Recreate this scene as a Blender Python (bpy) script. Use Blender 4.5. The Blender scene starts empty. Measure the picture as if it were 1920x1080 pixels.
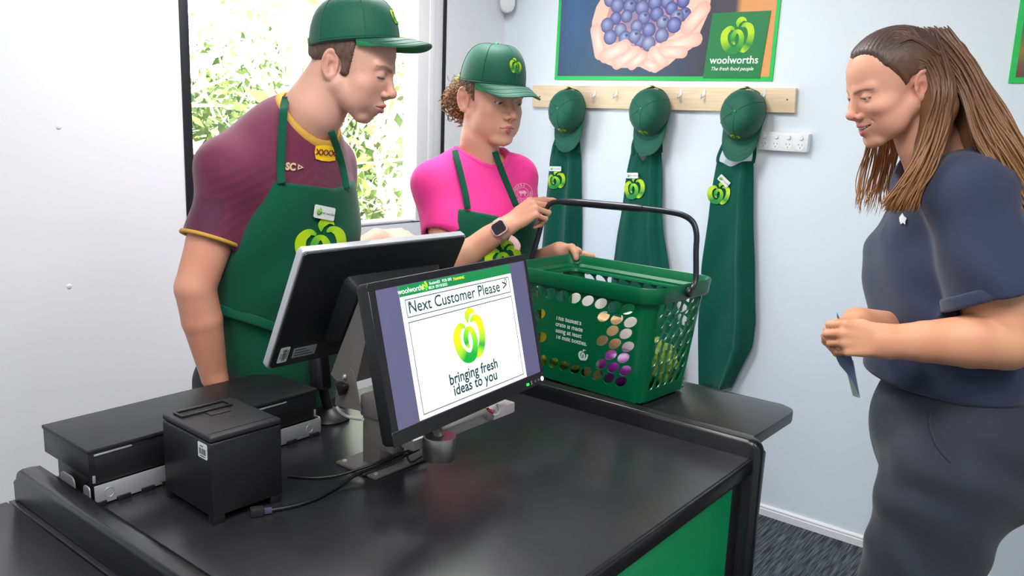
import bpy, bmesh, math, random
import numpy as np
from mathutils import Vector, Matrix, Quaternion
from mathutils.geometry import delaunay_2d_cdt

random.seed(7)
SC = bpy.context.scene
COL = SC.collection
PI = math.pi

# ------------------------------------------------------------------ camera
F_PX = 1538.0                     # focal length for a 1920 px wide frame
PITCH, ROLL, YAW = (math.radians(a) for a in (10.9, -2.15, -38.2))
CAM = np.array([0.0, 0.0, 1.496])

def _cam_axes():
    cy, sy, cp, sp = math.cos(YAW), math.sin(YAW), math.cos(PITCH), math.sin(PITCH)
    fwd = np.array([sy * cp, cy * cp, -sp]); right = np.array([cy, -sy, 0.0]); down = np.cross(fwd, right)
    cr, sr = math.cos(ROLL), math.sin(ROLL)
    return cr * right + sr * down, -sr * right + cr * down, fwd
CR, CD, CF = _cam_axes()

cam_data = bpy.data.cameras.new('camera'); cam_data.sensor_width = 36.0
cam_data.lens = F_PX / 1920.0 * 36.0; cam_data.clip_start = 0.02
cam_obj = bpy.data.objects.new('camera', cam_data); COL.objects.link(cam_obj)
cam_obj.matrix_world = Matrix(((CR[0], -CD[0], -CF[0], CAM[0]), (CR[1], -CD[1], -CF[1], CAM[1]),
                               (CR[2], -CD[2], -CF[2], CAM[2]), (0, 0, 0, 1)))
SC.camera = cam_obj

# ------------------------------------------------------------------ world, sun, exposure
vs = SC.view_settings
vs.view_transform = 'Standard'; vs.look = 'None'; vs.gamma = 1.0; vs.use_curve_mapping = False
vs.exposure = 0.42
world = bpy.data.worlds.new('sky'); SC.world = world; world.use_nodes = True
wn = world.node_tree; wn.nodes.clear()
sky = wn.nodes.new('ShaderNodeTexSky'); sky.sky_type = 'NISHITA'; sky.sun_disc = False
sky.sun_elevation = math.radians(58); sky.sun_rotation = math.radians(60)
bg = wn.nodes.new('ShaderNodeBackground'); bg.inputs[1].default_value = 1.1
wo = wn.nodes.new('ShaderNodeOutputWorld')
wn.links.new(sky.outputs[0], bg.inputs[0]); wn.links.new(bg.outputs[0], wo.inputs[0])
sun_data = bpy.data.lights.new('sun', 'SUN'); sun_data.energy = 26.0; sun_data.angle = 0.02
sun_data.color = (1.0, 0.95, 0.86)
sun = bpy.data.objects.new('sun', sun_data); COL.objects.link(sun)
sun.rotation_euler = (math.radians(38), 0, math.radians(70))     # high sun, outside the window wall

def area_light(name, loc, size, power, rot=(0, 0, 0), color=(1, 1, 1)):
    d = bpy.data.lights.new(name, 'AREA'); d.shape = 'RECTANGLE'; d.size, d.size_y = size
    d.energy = power; d.color = color
    o = bpy.data.objects.new(name, d); COL.objects.link(o); o.location = loc; o.rotation_euler = rot
    return o

# ------------------------------------------------------------------ pixel helpers (1920x1080 frame)
def ray(x, y): return CR * ((x - 960) / F_PX) + CD * ((y - 540) / F_PX) + CF
def at(x, y, D): return CAM + ray(x, y) * D
def onx(x, y, X): d = ray(x, y); return CAM + d * ((X - CAM[0]) / d[0])
def ony(x, y, Y): d = ray(x, y); return CAM + d * ((Y - CAM[1]) / d[1])
def onz(x, y, Z): d = ray(x, y); return CAM + d * ((Z - CAM[2]) / d[2])

# ------------------------------------------------------------------ materials
def lin(c):
    out = []
    for v in c[:3]:
        v = v / 255.0
        out.append(v / 12.92 if v <= 0.04045 else ((v + 0.055) / 1.055) ** 2.4)
    return tuple(out)
def rgba(c): return lin(c) + (1.0,)

MATS = {}
def mat(name, color=(200, 200, 200), rough=0.5, metal=0.0, spec=0.5, var=0.0, scale=30.0, bump=0.0, bscale=200.0,
        emit=0.0, attr=None, sheen=0.0, coat=0.0, sss=0.0, stretch=None, alpha=1.0, trans=0.0, transl=0.0, dist=0.002):
    if name in MATS: return MATS[name]
    m = bpy.data.materials.new(name); m.use_nodes = True; MATS[name] = m
    nt = m.node_tree; b = nt.nodes['Principled BSDF']; L = nt.links
    b.inputs['Roughness'].default_value = rough; b.inputs['Metallic'].default_value = metal
    b.inputs['Specular IOR Level'].default_value = spec
    b.inputs['Base Color'].default_value = rgba(color)
    if coat: b.inputs['Coat Weight'].default_value = coat; b.inputs['Coat Roughness'].default_value = 0.15
    if sheen: b.inputs['Sheen Weight'].default_value = sheen; b.inputs['Sheen Roughness'].default_value = 0.5
    if sss:
        b.inputs['Subsurface Weight'].default_value = sss
        b.inputs['Subsurface Radius'].default_value = (0.012, 0.005, 0.003); b.inputs['Subsurface Scale'].default_value = 0.6
    if trans: b.inputs['Transmission Weight'].default_value = trans
    if alpha < 1: b.inputs['Alpha'].default_value = alpha
    tc = nt.nodes.new('ShaderNodeTexCoord')
    src = tc.outputs['Object']
    if stretch:
        mp = nt.nodes.new('ShaderNodeMapping'); mp.inputs['Scale'].default_value = stretch
        L.new(tc.outputs['Object'], mp.inputs['Vector']); src = mp.outputs['Vector']
    colsock = None
    if attr:
        a = nt.nodes.new('ShaderNodeVertexColor'); a.layer_name = attr; colsock = a.outputs['Color']
    if var:
        n = nt.nodes.new('ShaderNodeTexNoise'); n.inputs['Scale'].default_value = scale; n.inputs['Detail'].default_value = 4
        L.new(src, n.inputs['Vector'])
        mr = nt.nodes.new('ShaderNodeMapRange'); mr.inputs[1].default_value = 0.3; mr.inputs[2].default_value = 0.7
        mr.inputs[3].default_value = 1 - var; mr.inputs[4].default_value = 1 + var
        L.new(n.outputs['Fac'], mr.inputs['Value'])
        mx = nt.nodes.new('ShaderNodeVectorMath'); mx.operation = 'SCALE'
        if colsock: L.new(colsock, mx.inputs[0])
        else: mx.inputs[0].default_value = lin(color)
        L.new(mr.outputs[0], mx.inputs['Scale']); colsock = mx.outputs[0]
    if colsock: L.new(colsock, b.inputs['Base Color'])
    if emit:
        b.inputs['Emission Strength'].default_value = emit
        if colsock: L.new(colsock, b.inputs['Emission Color'])
        else: b.inputs['Emission Color'].default_value = rgba(color)
    if bump:
        n2 = nt.nodes.new('ShaderNodeTexNoise'); n2.inputs['Scale'].default_value = bscale; n2.inputs['Detail'].default_value = 3
        L.new(src, n2.inputs['Vector'])
        bp = nt.nodes.new('ShaderNodeBump'); bp.inputs['Strength'].default_value = bump; bp.inputs['Distance'].default_value = dist
        L.new(n2.outputs['Fac'], bp.inputs['Height']); L.new(bp.outputs[0], b.inputs['Normal'])
    if transl:
        t = nt.nodes.new('ShaderNodeBsdfTranslucent'); mixs = nt.nodes.new('ShaderNodeMixShader')
        mixs.inputs[0].default_value = transl; out = nt.nodes['Material Output']
        if colsock: L.new(colsock, t.inputs['Color'])
        else: t.inputs['Color'].default_value = rgba(color)
        L.new(b.outputs[0], mixs.inputs[1]); L.new(t.outputs[0], mixs.inputs[2]); L.new(mixs.outputs[0], out.inputs['Surface'])
    return m

# ------------------------------------------------------------------ object helpers
def tag(o, label=None, cat=None, group=None, kind=None):
    if label: o['label'] = label
    if cat: o['category'] = cat
    if group: o['group'] = group
    if kind: o['kind'] = kind
    return o

def empty(name, loc=(0, 0, 0), rz=0.0, mtx=None):
    o = bpy.data.objects.new(name, None); COL.objects.link(o); o.empty_display_size = 0.05
    if mtx is not None: o.matrix_world = mtx
    else: o.location = loc; o.rotation_euler = (0, 0, rz)
    return o

def mesh_obj(name, verts, faces, m=None, parent=None, smooth=False, colors=None, auto=None):
    me = bpy.data.meshes.new(name)
    V = np.asarray(verts, dtype=np.float32)
    if isinstance(faces, np.ndarray):
        n = faces.shape[1]
        me.vertices.add(len(V)); me.vertices.foreach_set('co', V.ravel())
        me.loops.add(faces.size); me.loops.foreach_set('vertex_index', faces.astype(np.int32).ravel())
        me.polygons.add(len(faces)); me.polygons.foreach_set('loop_start', np.arange(len(faces), dtype=np.int32) * n)
        me.polygons.foreach_set('loop_total', np.full(len(faces), n, dtype=np.int32))
        me.update(calc_edges=True); me.validate()
    else:
        me.from_pydata([tuple(map(float, v)) for v in V], [], faces); me.update()
    if smooth: me.polygons.foreach_set('use_smooth', np.ones(len(me.polygons), dtype=bool))
    if colors is not None:
        ca = me.color_attributes.new('Col', 'FLOAT_COLOR', 'POINT')
        c = np.ones((len(me.vertices), 4), dtype=np.float32); c[:, :3] = np.asarray(colors)[:, :3]
        ca.data.foreach_set('color', c.ravel())
    if m: me.materials.append(m)
    if auto: me.set_sharp_from_angle(angle=math.radians(auto))
    o = bpy.data.objects.new(name, me); COL.objects.link(o)
    if parent: o.parent = parent
    return o

def bm_obj(name, bm, m=None, parent=None, smooth=False, auto=None):
    me = bpy.data.meshes.new(name); bm.normal_update(); bm.to_mesh(me); bm.free()
    if smooth or auto: me.polygons.foreach_set('use_smooth', np.ones(len(me.polygons), dtype=bool))
    if auto: me.set_sharp_from_angle(angle=math.radians(auto))
    if m: me.materials.append(m)
    o = bpy.data.objects.new(name, me); COL.objects.link(o)
    if parent: o.parent = parent
    return o

def add_box(bm, lo, hi, bevel=0.0, seg=2, mtx=None):
    lo = Vector(lo); hi = Vector(hi); c = (lo + hi) / 2; s = hi - lo
    M = Matrix.Translation(c) @ Matrix.Diagonal((s.x, s.y, s.z, 1))
    r = bmesh.ops.create_cube(bm, size=1.0, matrix=M)
    vs_ = r['verts']
    if bevel > 0:
        es = list({e for v in vs_ for e in v.link_edges})
        rb = bmesh.ops.bevel(bm, geom=es, offset=bevel, segments=seg, profile=0.5, affect='EDGES', clamp_overlap=True)
        vs_ = list({v for f in rb['faces'] for v in f.verts} | {v for v in vs_ if v.is_valid})
    if mtx is not None: bmesh.ops.transform(bm, matrix=mtx, verts=vs_)
    return vs_

def box(name, lo, hi, m, parent=None, bevel=0.002, seg=2, mtx=None):
    bm = bmesh.new(); add_box(bm, lo, hi, bevel, seg, mtx)
    return bm_obj(name, bm, m, parent, auto=35)

def add_prism(bm, poly, h, mtx=None):
    """poly: list of 2D points (ccw); extruded from z=0 to z=h"""
    n = len(poly)
    a = [bm.verts.new((p[0], p[1], 0)) for p in poly]; b = [bm.verts.new((p[0], p[1], h)) for p in poly]
    bm.faces.new(list(reversed(a))); bm.faces.new(b)
    for i in range(n): bm.faces.new((a[i], a[(i + 1) % n], b[(i + 1) % n], b[i]))
    if mtx is not None: bmesh.ops.transform(bm, matrix=mtx, verts=a + b)
    return a + b

def rrect(w, h, r, n=5, cx=0, cy=0):
    pts = []
    for sx, sy, a0 in ((1, 1, 0), (-1, 1, 90), (-1, -1, 180), (1, -1, 270)):
        for i in range(n + 1):
            a = math.radians(a0 + 90 * i / n)
            pts.append((cx + sx * (w / 2 - r) + r * math.cos(a), cy + sy * (h / 2 - r) + r * math.sin(a)))
    return pts

def prism(name, poly, h, m, parent=None, mtx=None, bevel=0.0, auto=40):
    bm = bmesh.new(); add_prism(bm, poly, h)
    if bevel:
        es = [e for e in bm.edges if abs(e.verts[0].co.z - e.verts[1].co.z) < 1e-7]
        bmesh.ops.bevel(bm, geom=es, offset=bevel, segments=2, profile=0.5, affect='EDGES', clamp_overlap=True)
    if mtx is not None: bmesh.ops.transform(bm, matrix=mtx, verts=bm.verts)
    bmesh.ops.recalc_face_normals(bm, faces=bm.faces)
    return bm_obj(name, bm, m, parent, auto=auto)

def tube_geo(path, rad, n=10, cap=True, flat=1.0, up=None):
    """swept tube along path; rad scalar or list; flat scales the second axis"""
    P = np.asarray(path, float); k = len(P)
    R = np.full(k, rad, float) if np.isscalar(rad) else np.asarray(rad, float)
    T = np.gradient(P, axis=0); T /= np.linalg.norm(T, axis=1)[:, None] + 1e-12
    ref = np.array(up if up is not None else ((0, 0, 1) if abs(T[0][2]) < 0.9 else (1, 0, 0)), float)
    V = []; Fc = []
    nrm = ref - T[0] * (ref @ T[0]); nrm /= np.linalg.norm(nrm)
    for i in range(k):
        base = ref if up is not None else nrm
        nrm = base - T[i] * (base @ T[i]); nrm /= np.linalg.norm(nrm) + 1e-12
        bn = np.cross(T[i], nrm)
        for j in range(n):
            a = 2 * PI * j / n
            V.append(P[i] + R[i] * (math.cos(a) * nrm * flat + math.sin(a) * bn))
    for i in range(k - 1):
        for j in range(n):
            j2 = (j + 1) % n
            Fc.append((i * n + j, i * n + j2, (i + 1) * n + j2, (i + 1) * n + j))
    if cap: Fc.append(tuple(reversed(range(n)))); Fc.append(tuple((k - 1) * n + j for j in range(n)))
    return V, Fc

def tube(name, path, rad, m, parent=None, n=10, flat=1.0, up=None):
    V, Fc = tube_geo(path, rad, n, True, flat, up)
    return mesh_obj(name, V, Fc, m, parent, smooth=True, auto=50)

def lathe_geo(prof, n=24, cap=True):
    """profile of (r, z) from bottom to top"""
    V = []; Fc = []
    for r, z in prof:
        for j in range(n):
            a = 2 * PI * j / n; V.append((r * math.cos(a), r * math.sin(a), z))
    for i in range(len(prof) - 1):
        for j in range(n):
            j2 = (j + 1) % n; Fc.append((i * n + j, i * n + j2, (i + 1) * n + j2, (i + 1) * n + j))
    if cap: Fc.append(tuple(reversed(range(n)))); Fc.append(tuple((len(prof) - 1) * n + j for j in range(n)))
    return V, Fc

def xf(V, M): return [tuple(M @ Vector(v)) for v in V]

def lathe(name, prof, m, parent=None, mtx=None, n=24, auto=40):
    V, Fc = lathe_geo(prof, n)
    if mtx is not None: V = xf(V, mtx)
    return mesh_obj(name, V, Fc, m, parent, smooth=True, auto=auto)

def merge_geo(parts):
    V = []; Fc = []
    for v, f in parts:
        o = len(V); V += [tuple(q) for q in v]; Fc += [tuple(i + o for i in q) for q in f]
    return V, Fc

def spline(pts, n=8):
    """Catmull-Rom through points (any dimension)"""
    P = np.asarray(pts, float); k = len(P); out = []
    for i in range(k - 1):
        p0 = P[max(i - 1, 0)]; p1 = P[i]; p2 = P[i + 1]; p3 = P[min(i + 2, k - 1)]
        for j in range(n):
            t = j / n
            out.append(0.5 * (2 * p1 + (p2 - p0) * t + (2 * p0 - 5 * p1 + 4 * p2 - p3) * t * t + (3 * p1 - p0 - 3 * p2 + p3) * t ** 3))
    out.append(P[-1]); return np.array(out)

def frame_mtx(o, x, y, z=None):
    """matrix with columns x, y, z (x and y need not be unit; orthonormalised) at origin o"""
    x = Vector([float(v) for v in x]).normalized(); y = Vector([float(v) for v in y])
    if z is None:
        z = x.cross(y).normalized(); y = z.cross(x)
    else:
        z = Vector([float(v) for v in z]).normalized(); y = z.cross(x).normalized(); x = y.cross(z)
    return Matrix(((x.x, y.x, z.x, float(o[0])), (x.y, y.y, z.y, float(o[1])), (x.z, y.z, z.z, float(o[2])), (0, 0, 0, 1)))

# ------------------------------------------------------------------ flat print: lettering and the apple mark
_txt = {}
def text_geo(s, size=0.02, bold=0.0, italic=0.0, align='CENTER', depth=0.0):
    key = (s, size, bold, italic, align)
    if key in _txt: return _txt[key]
    cu = bpy.data.curves.new('lettering', 'FONT'); cu.body = s; cu.size = size; cu.align_x = align; cu.align_y = 'CENTER'
    cu.offset = bold * size; cu.shear = italic; cu.resolution_u = 3
    ob = bpy.data.objects.new('lettering', cu); COL.objects.link(ob)
    dg = bpy.context.evaluated_depsgraph_get(); dg.update()
    me = bpy.data.meshes.new_from_object(ob.evaluated_get(dg))
    V = [tuple(v.co) for v in me.vertices]; Fc = [tuple(p.vertices) for p in me.polygons]
    bpy.data.objects.remove(ob); bpy.data.curves.remove(cu); bpy.data.meshes.remove(me)
    _txt[key] = (V, Fc); return V, Fc

LIME, MIDG, DEEPG = (186, 224, 20), (96, 190, 40), (10, 140, 50)
def ribbon(path, w0, cols, n=10):
    """2D ribbon of varying width; path [(x,y,w)], cols list of rgb (sRGB) along it"""
    P = spline(path, n); k = len(P)
    T = np.gradient(P[:, :2], axis=0); T /= np.linalg.norm(T, axis=1)[:, None] + 1e-9
    N = np.stack([-T[:, 1], T[:, 0]], 1)
    V = []; C = []; Fc = []
    cl = np.array([lin(c) for c in cols])
    for i in range(k):
        t = i / (k - 1) * (len(cols) - 1); a = int(min(t, len(cols) - 2)); c = cl[a] + (cl[a + 1] - cl[a]) * (t - a)
        w = P[i, 2] * w0 / 2
        for s in (-1, 1):
            q = P[i, :2] + N[i] * w * s; V.append((q[0], q[1], 0)); C.append(c)
        if i: Fc.append((2 * i - 2, 2 * i - 1, 2 * i + 1, 2 * i))
    return V, Fc, C

def apple_geo(mono=None):
    """the interlaced apple mark in a unit box centred on 0 (about 0.85 wide, 1.15 high)"""
    left = [(-0.09, 0.22, 0.05), (-0.22, 0.27, 0.16), (-0.36, 0.10, 0.20), (-0.35, -0.18, 0.21), (-0.20, -0.42, 0.24), (0.0, -0.45, 0.22),
            (0.12, -0.25, 0.16), (0.13, -0.02, 0.15), (0.05, 0.15, 0.13), (-0.06, 0.14, 0.13), (-0.12, -0.02, 0.14), (-0.10, -0.17, 0.11), (-0.05, -0.26, 0.04)]
    right = [(0.10, 0.30, 0.04), (0.20, 0.37, 0.15), (0.33, 0.30, 0.19), (0.39, 0.06, 0.18), (0.35, -0.22, 0.19), (0.24, -0.40, 0.20), (0.15, -0.46, 0.18), (0.11, -0.50, 0.03)]
    leaf = [(0.0, 0.30, 0.02), (0.0, 0.44, 0.13), (0.07, 0.54, 0.17), (0.17, 0.54, 0.10), (0.24, 0.47, 0.01)]
    parts = [ribbon(right, 1, [MIDG, LIME, LIME, DEEPG, LIME, MIDG]), ribbon(left, 1, [MIDG, LIME, LIME, DEEPG, DEEPG, MIDG, LIME, MIDG, DEEPG, LIME]),
             ribbon(leaf, 1, [MIDG, LIME, LIME])]
    V = []; Fc = []; C = []
    for j, (v, f, c) in enumerate(parts):
        o = len(V); V += [(q[0] * 1.2, q[1] * 0.97, 0.0008 * j) for q in v]; Fc += [tuple(i + o for i in q) for q in f]; C += list(c)
    if mono is not None: C = [lin(mono)] * len(V)
    return V, Fc, C

def apple(name, M, size, parent=None, m=None, mono=None, wrap=None):
    V, Fc, C = apple_geo(mono)
    V = [(v[0] * size, v[1] * size, v[2]) for v in V]
    V = [wrap(v) for v in V] if wrap else xf(V, M)
    return mesh_obj(name, V, Fc, m or mat('apple_print', rough=0.6, attr='Col'), parent, colors=C)

def letters(name, s, M, size, m, parent=None, bold=0.0, italic=0.0, align='CENTER', wrap=None):
    V, Fc = text_geo(s, size, bold, italic, align)
    V = [wrap(v) for v in V] if wrap else xf(V, M)
    return mesh_obj(name, V, Fc, m, parent)
# ================================================================== ROOM
XA, YB = -2.54, 3.10            # window wall (x) and cap wall (y)
XE, YS, ZC = 2.3, -1.9, 2.65    # the walls behind the camera, ceiling height
WY0, WY1, WZ0, WZ1 = 1.462, 2.700, 1.085, 2.25
paint = mat('wall_paint', (238, 240, 245), rough=0.55, spec=0.3, bump=0.06, bscale=260)
paint_b = mat('wall_paint_blue', (228, 237, 244), rough=0.5, spec=0.3, bump=0.06, bscale=260)
white_gloss = mat('white_gloss', (240, 240, 242), rough=0.35)
white_plastic = mat('white_plastic', (236, 236, 238), rough=0.35)
black_seal = mat('black_seal', (22, 24, 30), rough=0.55)

def struct(o): o['kind'] = 'structure'; return o

bm = bmesh.new()
T = 0.14
add_box(bm, (XA - T, YS - T, 0), (XA, WY0, ZC)); add_box(bm, (XA - T, WY1, 0), (XA, YB + T, ZC))
add_box(bm, (XA - T, WY0, 0), (XA, WY1, WZ0)); add_box(bm, (XA - T, WY0, WZ1), (XA, WY1, ZC))
struct(bm_obj('wall_left', bm, paint))
struct(box('wall_back', (XA, YB, 0), (XE + T, YB + T, ZC), paint_b, bevel=0))
struct(box('wall_right', (XE, YS - T, 0), (XE + T, YB, ZC), paint, bevel=0))
struct(box('wall_front', (XA, YS - T, 0), (XE, YS, ZC), paint, bevel=0))
struct(box('ceiling', (XA - T, YS - T, ZC), (XE + T, YB + T, ZC + 0.12), mat('ceiling_paint', (243, 243, 244), rough=0.8), bevel=0))

# carpet
cm = bpy.data.materials.new('carpet'); cm.use_nodes = True; nt = cm.node_tree; b = nt.nodes['Principled BSDF']
b.inputs['Roughness'].default_value = 0.95; b.inputs['Specular IOR Level'].default_value = 0.1
tc = nt.nodes.new('ShaderNodeTexCoord'); mp = nt.nodes.new('ShaderNodeMapping'); mp.inputs['Scale'].default_value = (190, 9, 1)
nz = nt.nodes.new('ShaderNodeTexNoise'); nz.inputs['Scale'].default_value = 1.0; nz.inputs['Detail'].default_value = 3
cr = nt.nodes.new('ShaderNodeValToRGB'); cr.color_ramp.elements[0].position = 0.40; cr.color_ramp.elements[1].position = 0.66
cr.color_ramp.elements[0].color = rgba((56, 58, 64)); cr.color_ramp.elements[1].color = rgba((112, 118, 122))
fz = nt.nodes.new('ShaderNodeTexNoise'); fz.inputs['Scale'].default_value = 700; bp = nt.nodes.new('ShaderNodeBump')
bp.inputs['Strength'].default_value = 0.6; bp.inputs['Distance'].default_value = 0.004
for a, c in ((tc.outputs['Object'], mp.inputs['Vector']), (mp.outputs[0], nz.inputs['Vector']), (nz.outputs['Fac'], cr.inputs['Fac']),
             (cr.outputs[0], b.inputs['Base Color']), (tc.outputs['Object'], fz.inputs['Vector']), (fz.outputs['Fac'], bp.inputs['Height']), (bp.outputs[0], b.inputs['Normal'])):
    nt.links.new(a, c)
struct(box('floor', (XA - T, YS - T, -0.1), (XE + T, YB + T, 0), cm, bevel=0))

# baseboard with a stepped profile, along the cap wall and the window wall
prof = [(0, 0), (0.014, 0), (0.014, 0.026), (0.010, 0.029), (0.012, 0.032), (0.012, 0.037), (0.006, 0.042), (0, 0.042)]
bm = bmesh.new(); add_prism(bm, prof, XE - XA, Matrix(((0, 0, 1, XA), (-1, 0, 0, YB), (0, 1, 0, 0), (0, 0, 0, 1))))
bmesh.ops.recalc_face_normals(bm, faces=bm.faces); struct(bm_obj('baseboard_back', bm, white_gloss))
bm = bmesh.new(); add_prism(bm, prof, YB - YS, Matrix(((1, 0, 0, XA), (0, 0, 1, YS), (0, 1, 0, 0), (0, 0, 0, 1))))
bmesh.ops.recalc_face_normals(bm, faces=bm.faces); struct(bm_obj('baseboard_left', bm, white_gloss))

# window
win = struct(empty('window_1', (XA, (WY0 + WY1) / 2, WZ0)))
wl = lambda lo, hi: ((lo[0], lo[1] - (WY0 + WY1) / 2, lo[2] - WZ0), (hi[0], hi[1] - (WY0 + WY1) / 2, hi[2] - WZ0))
def wbox(name, lo, hi, m, bevel=0.002, parent=None): lo, hi = wl(lo, hi); return box(name, lo, hi, m, parent or win, bevel)
wbox('edge_seal', (-0.10, WY0, WZ0), (0.006, WY0 + 0.030, WZ1), black_seal)
wbox('edge_seal', (-0.10, WY1 - 0.014, WZ0), (0.004, WY1, WZ1), black_seal)
wbox('frame_jamb', (-0.09, WY1 - 0.165, WZ0 + 0.004), (-0.004, WY1 - 0.014, WZ1), white_gloss, 0.004)
wbox('frame_bead', (-0.075, WY1 - 0.098, WZ0 + 0.006), (0.001, WY1 - 0.062, WZ1), white_gloss, 0.004)
wbox('frame_sill', (-0.12, WY0 + 0.03, WZ0 - 0.002), (-0.03, WY1 - 0.165, WZ0 + 0.012), white_gloss)
wbox('sill_seal', (-0.032, WY0 + 0.03, WZ0 - 0.004), (-0.004, WY1 - 0.014, WZ0 + 0.003), black_seal, 0.001)
wbox('frame_head', (-0.12, WY0 + 0.03, WZ1 - 0.05), (-0.01, WY1 - 0.014, WZ1), white_gloss)
wbox('mullion', (-0.095, 1.955, WZ0 + 0.012), (-0.06, 1.985, WZ1 - 0.05), white_gloss)
gm = bpy.data.materials.new('window_glass'); gm.use_nodes = True; nt = gm.node_tree; nt.nodes.clear()
tb = nt.nodes.new('ShaderNodeBsdfTransparent'); gb = nt.nodes.new('ShaderNodeBsdfGlossy'); gb.inputs['Roughness'].default_value = 0.02
mx = nt.nodes.new('ShaderNodeMixShader'); mx.inputs[0].default_value = 0.05; o_ = nt.nodes.new('ShaderNodeOutputMaterial')
nt.links.new(tb.outputs[0], mx.inputs[1]); nt.links.new(gb.outputs[0], mx.inputs[2]); nt.links.new(mx.outputs[0], o_.inputs[0])
wbox('pane', (-0.083, WY0 + 0.03, WZ0 + 0.012), (-0.077, 1.957, WZ1 - 0.05), gm, 0)
wbox('pane', (-0.073, 1.983, WZ0 + 0.012), (-0.067, WY1 - 0.165, WZ1 - 0.05), gm, 0)

# two screw caps on the window wall
for z, lab in ((1.456, 'small white screw cap high on the left wall beside the window'), (0.985, 'small white screw cap low on the left wall above the cash drawer')):
    o = lathe('screw_cap', [(0.0075, 0), (0.0075, 0.001), (0.0055, 0.0026), (0.002, 0.0028)], white_plastic,
              mtx=Matrix.Translation((XA, 1.075, z)) @ Matrix.Rotation(PI / 2, 4, 'Y'), n=16)
    tag(o, lab, 'screw cap', 'screw caps on the window wall')

# ceiling fittings: flat panel lights
lamp_m = mat('lamp_diffuser', (255, 255, 255), emit=3.0)
for i, (x, y, lab) in enumerate(((-1.65, 1.65, 'flat ceiling light panel above the two shop assistants'), (0.75, 0.9, 'flat ceiling light panel behind the customer'),
                                 (-0.35, 0.35, 'flat ceiling light panel over the checkout counter'), (-0.4, -0.7, 'flat ceiling light panel behind the camera'))):
    r_ = empty('ceiling_light', (x, y, ZC)); tag(r_, lab, 'ceiling light', 'ceiling light panels')
    box('frame', (-0.31, -0.31, -0.03), (0.31, 0.31, 0), white_gloss, r_)
    box('diffuser', (-0.285, -0.285, -0.034), (0.285, 0.285, -0.0301), lamp_m, r_, 0.0)
    l = area_light('lamp', (0, 0, -0.04), (0.56, 0.56), (21, 10, 15, 16)[i], color=(1.0, 0.985, 0.97)); l.parent = r_

# ================================================================== OUTSIDE THE WINDOW
struct(box('ground_outside', (-30, -20, -0.5), (XA - T - 0.02, 30, -0.35), mat('pale_ground', (222, 214, 196), rough=0.9, var=0.12, scale=2), bevel=0))
bark = mat('pale_bark', (206, 196, 182), rough=0.9, var=0.15, scale=25)
rng = np.random.default_rng(3)
def leaf_cloud(name, cents, rads, n, size, cols, m, parent):
    V = np.zeros((n * 4, 3), np.float32); C = np.zeros((n * 4, 3), np.float32)
    idx = rng.integers(0, len(cents), n)
    d = rng.normal(size=(n, 3)); d /= np.linalg.norm(d, axis=1)[:, None]
    P = np.array(cents)[idx] + d * (np.array(rads)[idx] * rng.random(n) ** 0.4)[:, None]
    a = rng.normal(size=(n, 3)); a /= np.linalg.norm(a, axis=1)[:, None]
    b_ = np.cross(a, rng.normal(size=(n, 3))); b_ /= np.linalg.norm(b_, axis=1)[:, None]
    s = size * (0.6 + 0.8 * rng.random(n))[:, None]
    V[0::4] = P - a * s; V[1::4] = P - b_ * s * 0.45; V[2::4] = P + a * s; V[3::4] = P + b_ * s * 0.45
    cl = np.array([lin(c) for c in cols])[rng.integers(0, len(cols), n)]
    for k in range(4): C[k::4] = cl
    Fc = np.arange(n * 4).reshape(n, 4)
    o = mesh_obj(name, V, Fc, m, parent, colors=C); o['kind'] = 'stuff'; return o
leaf_m = mat('leaf', rough=0.6, attr='Col', transl=0.45)

def grow(p, d, ln, r, depth, out, tips):
    n = 5; pts = [np.array(p)]; rr = [r]
    for i in range(n):
        d = d + rng.normal(size=3) * 0.18; d /= np.linalg.norm(d); pts.append(pts[-1] + d * ln / n); rr.append(r * (1 - 0.4 * (i + 1) / n))
    out.append(tube_geo(pts, rr, 6 if depth > 1 else 4))
    if depth == 0: tips.append(pts[-1]); return
    for k in range(3 if depth > 1 else 4):
        q = pts[2 + k % 4] if k else pts[-1]
        nd = d + rng.normal(size=3) * 0.75; nd[2] += 0.12; nd /= np.linalg.norm(nd)
        grow(q, nd, ln * 0.68, r * 0.5, depth - 1, out, tips)

def tree(px, py_base, D, h, lab, nleaf, cols, size=0.05, spread=0.34, stems=3):
    b0 = at(px, py_base, D); b0[2] = -0.36
    root = empty('tree', b0); tag(root, lab, 'tree', 'trees outside the window')
    geo = []; tips = []
    for s in range(stems):
        d = np.array([rng.normal() * 0.35, rng.normal() * 0.45, 1.0]); d /= np.linalg.norm(d)
        grow(np.zeros(3), d, h * (0.8 + 0.3 * rng.random()), 0.055, 4 if s == 0 else 3, geo, tips)
    V, Fc = merge_geo(geo); mesh_obj('branches', V, Fc, bark, root, smooth=True)
    leaf_cloud('foliage', tips, [spread] * len(tips), nleaf, size, cols, leaf_m, root)
YG = [(196, 200, 128), (170, 182, 112), (222, 220, 168), (150, 164, 100), (226, 214, 160)]
DG = [(84, 104, 48), (104, 126, 56), (70, 92, 44), (130, 146, 70)]
tree(470, 430, 5.6, 1.9, 'pale branched tree with yellow green leaves outside, behind the tall assistant', 3800, YG, 0.05)
tree(700, 430, 6.4, 1.9, 'pale branched tree with yellow green leaves outside, by the right window frame', 3800, YG, 0.05)
tree(590, 430, 8.5, 2.3, 'loose yellow green tree outside, further off between two pale trees', 3000, YG, 0.06)
tree(385, 430, 6.6, 1.25, 'dark green shrub outside at the left edge of the window', 6000, DG, 0.055, 0.4, 5)
tree(790, 430, 9.0, 1.5, 'dull green shrub outside at the right edge of the window', 3000, DG + YG, 0.06, 0.4, 4)
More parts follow.
